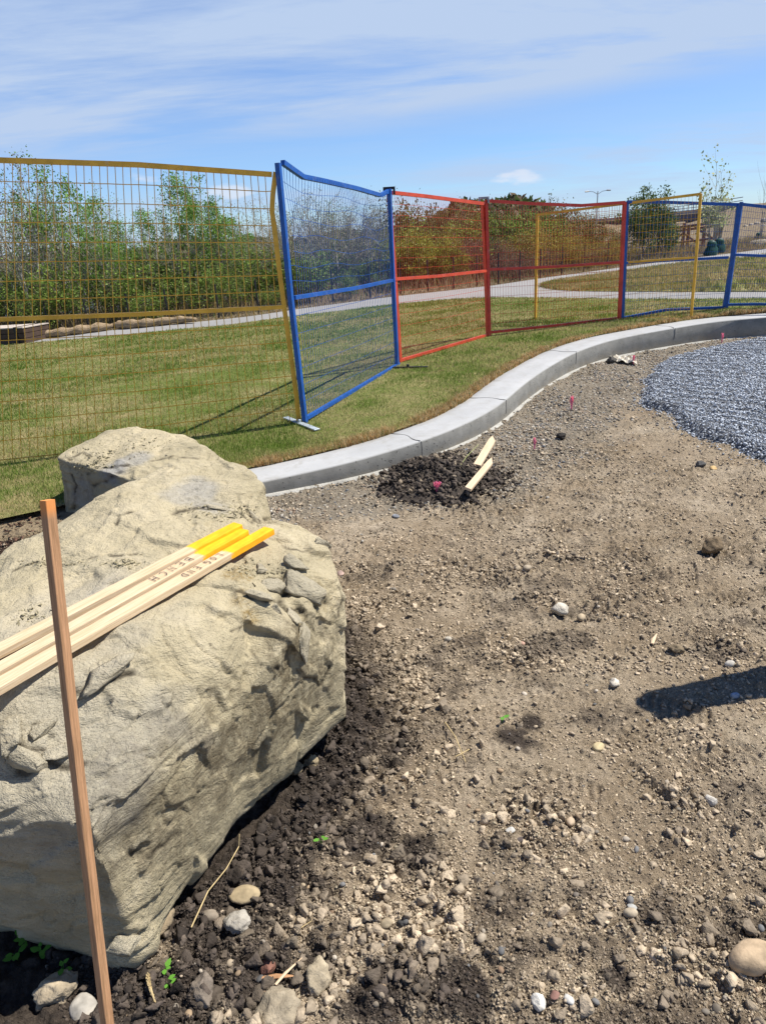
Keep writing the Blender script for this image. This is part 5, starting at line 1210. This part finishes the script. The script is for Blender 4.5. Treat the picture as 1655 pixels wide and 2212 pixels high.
def foliage(ends, r, per, size, spread, cols, weights, flat=0.0):
    E_ = np.array([e[0] for e in ends]); idx = np.repeat(np.arange(len(E_)), r.poisson(per, len(E_))); n = len(idx)
    P = E_[idx] + r.normal(0, spread, (n, 3)) * np.array([1, 1, .85]); s_ = size * (.6 + .8 * r.random(n))
    a = r.normal(size=(n, 3)); a /= np.linalg.norm(a, axis=1)[:, None]; b = np.cross(a, r.normal(size=(n, 3))); b /= np.linalg.norm(b, axis=1)[:, None]
    V = np.stack([P - a * s_[:, None] * .5, P + b * s_[:, None] * .32, P + a * s_[:, None] * .5, P - b * s_[:, None] * .32], 1).reshape(-1, 3)
    Fs = (np.arange(n) * 4)[:, None] + np.array([0, 1, 2, 3])
    # one tone per clump, some scatter leaf by leaf
    cl = np.array(cols)[r.choice(len(cols), len(E_), p=np.array(weights) / sum(weights))] * (.65 + .7 * r.random((len(E_), 1)))
    C_ = cl[idx] * (.75 + .5 * r.random((n, 1))); return V, Fs, np.repeat(C_, 4, 0)
def tree_meshes(kind, seed):
    r = np.random.default_rng(seed); mb = MB(); ends = []; G = (.12, .235, .033); G2 = (.235, .36, .06); Y = (.27, .29, .05); RB = (.19, .095, .055); OL = (.13, .135, .045)
    if kind.startswith('aspen'):
        for st_ in range(1 if r.random() < .5 else 2):
            grow(mb, r, np.array([st_ * .25, st_ * .1, 0]), np.array([r.normal(0, .06), r.normal(0, .06), 1]), 4.2 - .7 * st_, .052, 2, ends, .25, 13, .75, .22, .07)
        if kind == 'aspen_green': L_ = foliage(ends, r, 6.5, .075, .085, [G, G2, (.13, .25, .035)], [4, 3, 3])
        elif kind == 'aspen_mix': L_ = foliage(ends, r, 3.0, .06, .08, [G2, OL, RB, (.20, .25, .07)], [4, 3, 2, 2])
        else: L_ = foliage(ends, r, 2.4, .05, .08, [(.20,.22,.10), (.30, .25, .15), (.22, .22, .10)], [3, 3, 2])
        bark = 'pale'
    else:
        ns = {'thicket': 10, 'yellow': 13, 'purple': 16, 'gold': 13, 'olive': 12, 'round': 9}[kind]
        for k in range(ns):
            a = r.uniform(0, 6.28); o = r.random() ** .5 * .38; grow(mb, r, np.array([math.cos(a) * o * .6, math.sin(a) * o * .6, -.05]), np.array([math.cos(a) * o * 1.35, math.sin(a) * o * 1.35, 1]), r.uniform(1.3, 2.0), .016, 2 if kind != 'round' else 2, ends, .15, 7, .6, .15, .1)
        bark = 'dark'
        if kind == 'thicket': L_ = foliage(ends, r, 5, .075, .09, [(.13, .20, .035), (.22, .30, .055), (.13, .12, .05)], [4, 3, 2])
        elif kind == 'yellow': L_ = foliage(ends, r, 6, .055, .08, [(.24, .26, .035), (.17, .21, .03), (.30, .27, .06)], [4, 3, 2]); bark = 'tan'
        elif kind == 'purple': L_ = foliage(ends, r, 2.2, .045, .08, [(.19, .12, .085), (.14, .095, .075), (.26, .20, .11)], [4, 3, 1]); bark = 'purple'
        elif kind == 'gold': L_ = foliage(ends, r, 5, .055, .09, [(.33, .25, .045), (.26, .20, .04), (.20, .13, .05)], [4, 3, 2]); bark = 'tan'
        elif kind == 'olive': L_ = foliage(ends, r, 5, .055, .09, [(.14, .135, .045), (.19, .15, .06), (.10, .12, .03)], [4, 3, 3]); bark = 'tan'
        else: L_ = foliage(ends, r, 11, .07, .09, [(.06, .10, .02), (.11, .165, .035), (.16, .19, .06)], [4, 3, 1])
    return mb, bark, L_
TPL = {}
def template(kind, k):
    if (kind, k) not in TPL:
        mb, bark, (V, Fs, C_) = tree_meshes(kind, 1000 + 37 * k + sum(map(ord, kind))); me = bpy.data.meshes.new('trunk'); me.from_pydata(mb.v, [], mb.f); me.materials.append(BARK[bark])
        for p in me.polygons: p.use_smooth = True
        top = max(V[:, 2].max(), max(v[2] for v in mb.v)); cr = mesh_np('crown', V, Fs, False, C_); cr.materials.append(LEAF); TPL[(kind, k)] = (me, cr, float(np.percentile(V[:, 2], 99.3)))
    return TPL[(kind, k)]
def plant(name, kind, k, x, y, topz, label, cat, group, width=1.0, az=0.0):
    me, cr, ht = template(kind, k); z = float(terr_full(np.array([x]), np.array([y]))[0]) - .04; s_ = max((topz - z) / ht, .15)
    o = thing(name, label, cat, (x, y, z), group); o.rotation_euler = (0, 0, az); o.scale = (s_ * width, s_ * width, s_)
    link('trunk' if name.endswith('tree') else 'stems', me, None, o); link('crown', cr, None, o); return o
def far_edge(px, off):
    """a spot off metres behind the path's far edge, in the direction in which one sees px"""
    yb = np.interp(px, [p[0] for p in PFr], [p[1] for p in PFr]); d0 = on(px, yb, lawn_z); u = d0[:2] / np.linalg.norm(d0[:2]); return d0[:2] + u * off
def top_of(px, py, xy):
    d_ = ray(px, py); return CAMH + d_[2] / math.hypot(d_[0], d_[1]) * math.hypot(*xy)
TOPS = [(-200,395),(0,395),(40,372),(95,330),(140,372),(185,345),(240,392),(300,415),(335,435),(395,378),(435,415),(470,372),(505,395),(560,415),(620,408),(660,412),(700,402),(760,418),(800,422),(860,418),(930,438)]
tops = lambda px: np.interp(px, [t[0] for t in TOPS], [t[1] for t in TOPS])
r = np.random.default_rng(300)
GA = 'aspens in the stand on the river bank'
for k, (px, py, kd_) in enumerate([(95,326,'aspen_mix'),(185,340,'aspen_green'),(228,385,'aspen_green'),(395,374,'aspen_green'),(472,368,'aspen_green'),(430,440,'aspen_green'),(310,470,'aspen_green'),(262,430,'aspen_green'),(140,395,'aspen_mix'),(35,380,'aspen_mix'),(-20,400,'aspen_mix'),(505,430,'aspen_green'),(350,455,'aspen_green')]):
    xy = far_edge(px, 2.0 + (k * 0.83) % 1.9); zt_ = top_of(px, py, xy)
    labs = {0: 'tallest thin-leaved aspen, its tip above the yellow top rail', 1: 'tall green aspen whose tip crosses the yellow top rail', 3: 'bright green aspen left of a twin one, behind the yellow mesh', 4: 'bright green aspen nearest the bent yellow post'}
    plant('aspen_tree', kd_, k % 3, xy[0], xy[1], zt_, labs.get(k, 'leafy green aspen in the dense part of the stand' if kd_ == 'aspen_green' else 'thin-leaved aspen at the left end of the stand'), 'tree', GA, .95, r.uniform(0, 6.28))
for k in range(44):
    px = -190 + 1070 * (k + r.random()) / 44; off = [2.6, 5.0, 7.5][k % 3] + r.uniform(-.8, .8); xy = far_edge(px, off); py = tops(px) + [55, 25, 10][k % 3] + abs(r.normal(0, 22))
    kd_ = ('aspen_mix' if r.random() < .65 else 'aspen_bare') if px < 170 else ('aspen_green' if r.random() < .45 else 'aspen_mix') if px < 520 else ('aspen_bare' if r.random() < .7 else 'aspen_mix')
    lab = {'aspen_mix': 'slim aspen with sparse young leaves in the river bank stand', 'aspen_bare': 'pale nearly bare aspen in the river bank stand', 'aspen_green': 'leafy green aspen in the dense part of the stand'}[kd_]
    plant('aspen_tree', kd_, k % 3, xy[0], xy[1], top_of(px, py, xy), lab, 'tree', GA, r.uniform(.85, 1.1), r.uniform(0, 6.28))
for k, (px, py) in enumerate([(618,410),(640,424),(662,408),(684,418),(704,400),(726,414),(748,424),(770,416),(792,428),(812,420),(832,430)]):
    xy = far_edge(px, 2.4 + (k % 3) * .9); plant('aspen_tree', 'aspen_bare', k % 3, xy[0], xy[1], top_of(px, py, xy), 'pale nearly bare aspen in the river bank stand', 'tree', GA, 1.25, r.uniform(0, 6.28))
for k in range(50):
    px = -170 + 1040 * (k + r.random()) / 50; off = 1.1 + (k % 4) * 1.3 + r.uniform(-.2, .4); xy = far_edge(px, off); py = 592 - px * .03 + r.uniform(-28, 38) - 10 * (k % 4)
    plant('shrub', 'thicket', k % 3, xy[0], xy[1], top_of(px, py, xy), 'low green shrub of the undergrowth beneath the aspens', 'shrub', 'undergrowth shrubs beneath the aspens', r.uniform(1.1, 1.5), r.uniform(0, 6.28))
GB = 'willow shrubs behind the path'
def row(kind, lab, xs_, offs, py_, jit, width=1.1):
    for k, px in enumerate(xs_):
        xy = far_edge(px, offs + r.uniform(-.5, .5)); plant('willow_shrub', kind, k % 3, xy[0], xy[1], top_of(px, py_(px) + r.uniform(-jit, jit), xy), lab, 'shrub', GB, width * r.uniform(.9, 1.15), r.uniform(0, 6.28))
row('olive', 'tall olive brown willow at the back of the shrub belt', np.linspace(850, 1330, 22), 6.5, lambda p: np.interp(p, [850, 900, 960, 1010, 1050, 1110, 1180, 1240, 1290, 1330], [438, 440, 447, 452, 462, 436, 440, 452, 472, 492]), 7, .9)
row('thicket', 'dark green willow in the middle of the shrub belt', np.linspace(940, 1180, 9), 4.8, lambda p: 468, 10, 1.1)
row('yellow', 'yellow green willow seen through the left of the orange panel', [862, 885, 905, 930, 955, 978], 2.2, lambda p: 492 + (p - 860) * .25, 8, 1.2)
row('purple', 'bare purple brown willow seen through the orange panel', [990, 1008, 1028, 1046, 1062, 1084], 2.6, lambda p: 512, 8, 1.2)
row('gold', 'golden leaved willow seen through the wide red panel', [1120, 1150, 1172, 1196, 1218], 2.6, lambda p: 495, 10, 1.2)
row('purple', 'low reddish willow under the golden ones', [1080, 1110, 1140, 1180, 1225, 1262, 1300], 1.6, lambda p: 545 - (p - 1100) * .08, 6, 1.4)
row('gold', 'low golden brown willow right of the loose yellow post', [1236, 1262, 1285, 1308, 1330, 1350], 2.2, lambda p: 522 - (p - 1236) * .06, 7, 1.25)
for k, (px, py, off, w) in enumerate([(1402, 405, 3.0, .9), (1376, 432, 2.6, .85), (1428, 450, 3.0, .8)]):
    xy = far_edge(px, off); plant('round_tree', 'round', k, xy[0], xy[1], top_of(px, py, xy), ['rounded dark green tree rising above the blue panel', 'left companion of the rounded dark green tree', 'right companion of the rounded dark green tree'][k], 'tree', None, w, k * 2.0)
# far wood across the river, one mass
r = np.random.default_rng(401); n = 26000; x = r.uniform(-75, 16, n); y = 64 + 14 * r.random(n); hgt_ = (1.5 + 1.3 * fbm(p3(x * .35, y * .35), 3, 5)) * r.random(n) ** .7; P = np.stack([x, y, terrain_z(x, y) + np.maximum(hgt_, .05)], 1)
a = r.normal(size=(n, 3)); a /= np.linalg.norm(a, axis=1)[:, None]; b = np.cross(a, r.normal(size=(n, 3))); b /= np.linalg.norm(b, axis=1)[:, None]; s_ = .22 + .25 * r.random((n, 1))
V = np.stack([P - a * s_, P + b * s_ * .6, P + a * s_, P - b * s_ * .6], 1).reshape(-1, 3); cc = np.where(r.random((n, 1)) < .5, np.array([[.09, .13, .035]]), np.array([[.20, .155, .10]])) * (.5 + .9 * r.random((n, 1)))
tag(link('far_woods', mesh_np('far_woods', V, (np.arange(n) * 4)[:, None] + np.array([0, 1, 2, 3]), False, np.repeat(cc, 4, 0)), LEAF), 'hazy strip of woods on the far bank of the river', 'woods', kind='stuff')

# saplings with watering bags
bagm = simple('dark green bag', (.012, .055, .035), .5, .3, 12); r = np.random.default_rng(420)
def sapling(px, pyb, pyt, nst, label, leaves, spread=.35):
    b = on(px, pyb, lawn_z); mb = MB(); ends = []; H_ = top_of(px, pyt, b[:2]) - b[2]; o = thing('sapling', label, 'sapling', b)
    for k in range(nst):
        a = r.uniform(0, 6.28); l = H_ * (1 if k == 0 else r.uniform(.45, .9)); sp = 0.02 if k == 0 else spread * r.uniform(.3, 1)
        grow(mb, r, np.array([0, 0, 0.0]), np.array([math.cos(a) * sp, math.sin(a) * sp * .6, 1]), l, .016, 1, ends, .3, 8, .5, .3, .05)
    mb.build('stems', BARK['pale'], o)
    if leaves:
        V, Fs, C_ = foliage(ends, r, leaves, .075, .07, [(.42, .42, .22), (.32, .36, .14)], [1, 1]); link('crown', mesh_np('crown', V, Fs, False, C_), LEAF, o)
def water_bag(px, pyb, pyt, label, w=.165):
    b = on(px, pyb, lawn_z); h = top_of(px, pyt, b[:2]) - b[2]; mb = MB(); prof = [(0, 1.0), (.15, 1.12), (.45, 1.0), (.62, .70), (.72, .78), (.9, .62), (1.0, .2)]
    V = []
    for (t, k) in prof:
        for q_ in range(14):
            a = q_ / 14 * 6.283; f = 1 + .10 * math.sin(a * 3 + t * 5); V.append((math.cos(a) * w * k * f, math.sin(a) * w * .8 * k * f, t * h))
    n = 14; mb.add(V, [(i * n + k, i * n + (k + 1) % n, (i + 1) * n + (k + 1) % n, (i + 1) * n + k) for i in range(len(prof) - 1) for k in range(n)] + [tuple(range(len(V) - n, len(V)))])
    o = mb.build('watering_bag', bagm, smooth=True); o.location = b; tag(o, label, 'watering bag')
sapling(1536, 550, 352, 8, 'budding multi-stemmed sapling in the nearer green watering bag', 3.5, .30)
sapling(1552, 545, 372, 7, 'sapling just behind another one, left of the last blue post', 3.0, .34)
sapling(1640, 523, 312, 3, 'tall bare sapling with a whip-like leader at the right edge', 0, .25)
water_bag(1534, 552, 519, 'dark green watering bag, the nearer of two round the sapling stems'); water_bag(1551, 546, 514, 'dark green watering bag just behind and right of another one')
water_bag(1637, 519, 502, 'small dark green watering bag beyond the far rock at the right edge', .15)

# timber climbing frame
tb = simple('rough timber', (.30, .165, .085), .85, .35, 5, bump=.004); c0 = on(1492, 541, lawn_z)
fr = thing('climbing_structure', 'low brown timber play frame with braces, beyond the blue panel', 'play frame', c0); og = c0; rt_ = np.array([c0[1], -c0[0], 0]); rt_ /= np.linalg.norm(rt_); bk = np.array([c0[0], c0[1], 0]); bk /= np.linalg.norm(bk)
u = np.linalg.norm(c0 - C3) / PF
def tp(px, py, back=0): return c0 + rt_ * (px - 1492) * u + bk * back + np.array([0, 0, (541 - py) * u])
for (a_, t_, bk_) in ((1447, 495, 0), (1455, 500, .7), (1476, 492, 0), (1484, 500, .8), (1512, 500, .9), (1531, 487, 0), (1540, 496, .8)):
    mb = MB(og); mb.tube([tp(a_, 543, bk_), tp(a_ + .5, t_, bk_)], 4.4 * u, 4, up=bk); mb.build('post', tb, fr, bevel=.01)
for (p_, q_, bk_, w_) in (((1441,502),(1540,493),-.15,3.6), ((1443,508),(1545,500),.85,3.2), ((1455,527),(1532,521),-.1,2.6), ((1494,500),(1531,524),-.2,2.8), ((1450,530),(1478,508),.4,2.6), ((1478,512),(1510,536),.5,2.4), ((1441,500),(1449,497),.4,3)):
    mb = MB(og); mb.tube([tp(*p_, bk_), tp(*q_, bk_ + (.2 if bk_ > .3 else 0))], w_ * u, 4, up=(0, 0, 1)); mb.build('beam', tb, fr, bevel=.008)

# rocks on the slope at the right
r = np.random.default_rng(430); FR = simple('far rock', (.36, .31, .24), .9, .3, 3, bump=.03)
for k, (px, py, dpx, lab) in enumerate([(1650, 528, 56, 'low broad rock at the right edge beside the far path'), (1652, 480, 20, 'pale rock on the slope, top right'), (1636, 484, 13, 'rock left of the pale one on the slope'), (1622, 487, 12, 'small rock in the middle of the row on the slope'), (1610, 490, 10, 'rock at the left end of the row on the slope'), (1646, 490, 14, 'rock in front of the pale one on the slope')]):
    b = on(px, py, lawn_z) if k == 0 else None
    if b is None:
        d_ = ray(px, py); t = 20.0
        while t < 90 and (C3 + d_ * t)[2] > float(terr_full(np.array([(C3 + d_ * t)[0]]), np.array([(C3 + d_ * t)[1]]))[0]): t += .25
        b = C3 + d_ * t
    rad = dpx / PF * np.linalg.norm(b - C3) * .5; TV, TF = stone_templates(3, 1, .22, 900 + k, .5 if k == 0 else .7, .8)[0]
    o = link('rock', mesh_np('rock', TV * rad, TF, False), FR); o.location = b; tag(o, lab, 'rock')

# road bridge and lamp post far off
cm = simple('bridge concrete', (.30, .29, .29), .9, .2, .4); cd = simple('bridge girder', (.115, .095, .09), .9, .2, .4)
A = at_dist(1215, 490, 170); Bq = at_dist(1518, 468, 92); Cq = at_dist(1600, 458, 84); dv = (Bq - A) / np.linalg.norm(Bq - A)
br = thing('road_bridge', 'dark road bridge crossing in front of the sky behind the round tree', 'bridge', A)
mb = MB(A); mb.tube([A, Bq, Cq], .55, 4, ry=1.0); mb.build('girder', cd, br)
mb = MB(A); mb.tube([A + [0, 0, .62], Bq + [0, 0, .62], Cq + [0, 0, .62]], .32, 4, ry=.8); mb.build('deck', cm, br)
mb = MB(A)
for zz_ in (1.05, 1.35): mb.tube([A + [0, 0, zz_], Bq + [0, 0, zz_], Cq + [0, 0, zz_]], .045, 4)
for t in np.linspace(0, 1, 50): q_ = A + (Bq - A) * t; mb.tube([q_ + [0, 0, .8], q_ + [0, 0, 1.35]], .045, 4)
mb.build('railing', cm, br)
for t in (.30, .62, .955):
    q_ = A + (Bq - A) * t; mb = MB(A); mb.tube([q_ + [0, 0, -5], q_ + [0, 0, -.3]], .6, 8); mb.build('pier', cd, br)
lp = at_dist(1289, 452, 110); tz = top_of(1289, 413, lp[:2]); o = thing('street_lamp', 'tall double armed street lamp against the sky above the red rail', 'street lamp', (lp[0], lp[1], tz - 9)); mt = simple('lamp steel', (.40, .42, .42), .5, .1, 2, metal=.5)
mb = MB(); mb.tube([(0, 0, 0), (0, 0, 9)], [.13, .07], 6); mb.build('pole', mt, o)
for s_ in (-1, 1): mb = MB(); mb.tube([(0, 0, 8.6), (s_ * .6, 0, 8.95), (s_ * 1.4, 0, 9.05)], .045, 4); mb.tube([(s_ * 1.2, 0, 9.05), (s_ * 1.75, 0, 9.02)], .10, 5); mb.build('lamp_arm', mt, o)

# straw wattles, timber stack, marker posts behind the path
wm_ = MT('coir wattle', .95, .1); n_ = wm_.noise(26, 5, .75, sc=(.6, 1, 1.6)); wm_.color(wm_.mix(wm_.rng(n_, .3, .7), (.20, .13, .07), (.50, .38, .24))); wm_.bump(n_, .03)
for k, (pts, lab) in enumerate((([(57,728),(110,724),(170,717),(215,711),(247,707)], 'nearer straw wattle roll along the path, beside the timber stack'), ([(250,706),(300,703),(350,698),(395,694),(424,693)], 'farther straw wattle roll tapering off along the path'))):
    P_ = spline(np.array([on(px, py + 5, lawn_z) for px, py in pts]), 30); r = np.random.default_rng(k); o = P_[0].copy(); mb = MB(o); rad = [(.095 if 1 < i < 28 else .05) * (1 + .18 * math.sin(i * 1.1 + k) + r.normal(0, .06)) * (1 if k == 0 else 1.15 - .5 * i / 30) for i in range(30)]
    P_[:, 2] += .07; mb.tube(list(P_), rad, 12, ry=.85); ob = mb.build('straw_wattle', wm_.m, smooth=True); ob.location = o; tag(ob, lab, 'wattle')
c0 = on(58, 742, lawn_z); rt_ = on(-10, 745, lawn_z) - c0; rt_ /= np.linalg.norm(rt_); dp = np.array([-rt_[1], rt_[0], 0]); dp *= np.sign(dp[1]); st = thing('timber_stack', 'strapped stack of dark squared timbers at the left edge of the lawn', 'timber stack', c0)
dkt = simple('stained timber', (.075, .048, .035), .85, .3, 6); ptl = simple('pale timber top', (.50, .43, .36), .85, .15, 6); band = simple('black strap', (.015, .015, .017), .5); R = np.stack([rt_, dp, np.cross(rt_, dp)], 1)
for lay in range(3):
    mb = MB(c0); mb.box(c0 + rt_ * .75 + dp * .3 + np.array([0, 0, .045 + lay * .088]), (1.5, .6, .080), R); mb.build('timber', dkt, st, bevel=.004)
mb = MB(c0); mb.box(c0 + rt_ * .75 + dp * .3 + np.array([0, 0, .277]), (1.52, .62, .018), R); mb.build('cover_board', ptl, st)
for u_ in (.18, 1.2): mb = MB(c0); mb.box(c0 + rt_ * u_ + dp * .3 + np.array([0, 0, .145]), (.06, .63, .296), R); mb.build('strap', band, st)
pm_ = simple('black steel post', (.02, .02, .022), .5)
for k, px in enumerate([30, 111, 195, 285, 367, 475, 560, 640, 720, 800, 866, 925, 980, 1030, 1076, 1122, 1166, 1212, 1260, 1310]):
    xy = far_edge(px, .55); mb = MB(); mb.tube([(0, 0, -.1), (0, 0, .62)], .017, 5); o = mb.build('marker_post', pm_); o.location = (xy[0], xy[1], float(lawn_z(xy[0], xy[1])) - .03)
    lab = {1: 'thin black post just behind the nearer straw wattle', 4: 'thin black post just behind the farther straw wattle'}.get(k, 'thin black post in the row along the far side of the path')
    tag(o, lab, 'post', 'thin black posts along the path')
# bark mulch at the left
r = np.random.default_rng(440); n = 2600; x = r.uniform(-3.6, -1.3, n); y = r.uniform(2.6, 4.5, n); keep = (y < np.interp(x, lb[:, 0], lb[:, 1]) - .02) & ~inrock(x, y); x, y = x[keep], y[keep]; n = len(x)
v, f, c = scatter(chip_templates(8, 91, 6, .2), np.stack([x, y, ground_z(x, y)[0] + .008], 1), .008 + .02 * r.random(n), np.array([.11, .062, .04]) * (.4 + 1.5 * r.random((n, 1))), .4, 92)
tag(link('bark_mulch', mesh_np('bark_mulch', v, f, False, c), tinted('bark mulch', .9)), 'dark reddish bark mulch between the lawn and the boulders', 'mulch', kind='stuff')
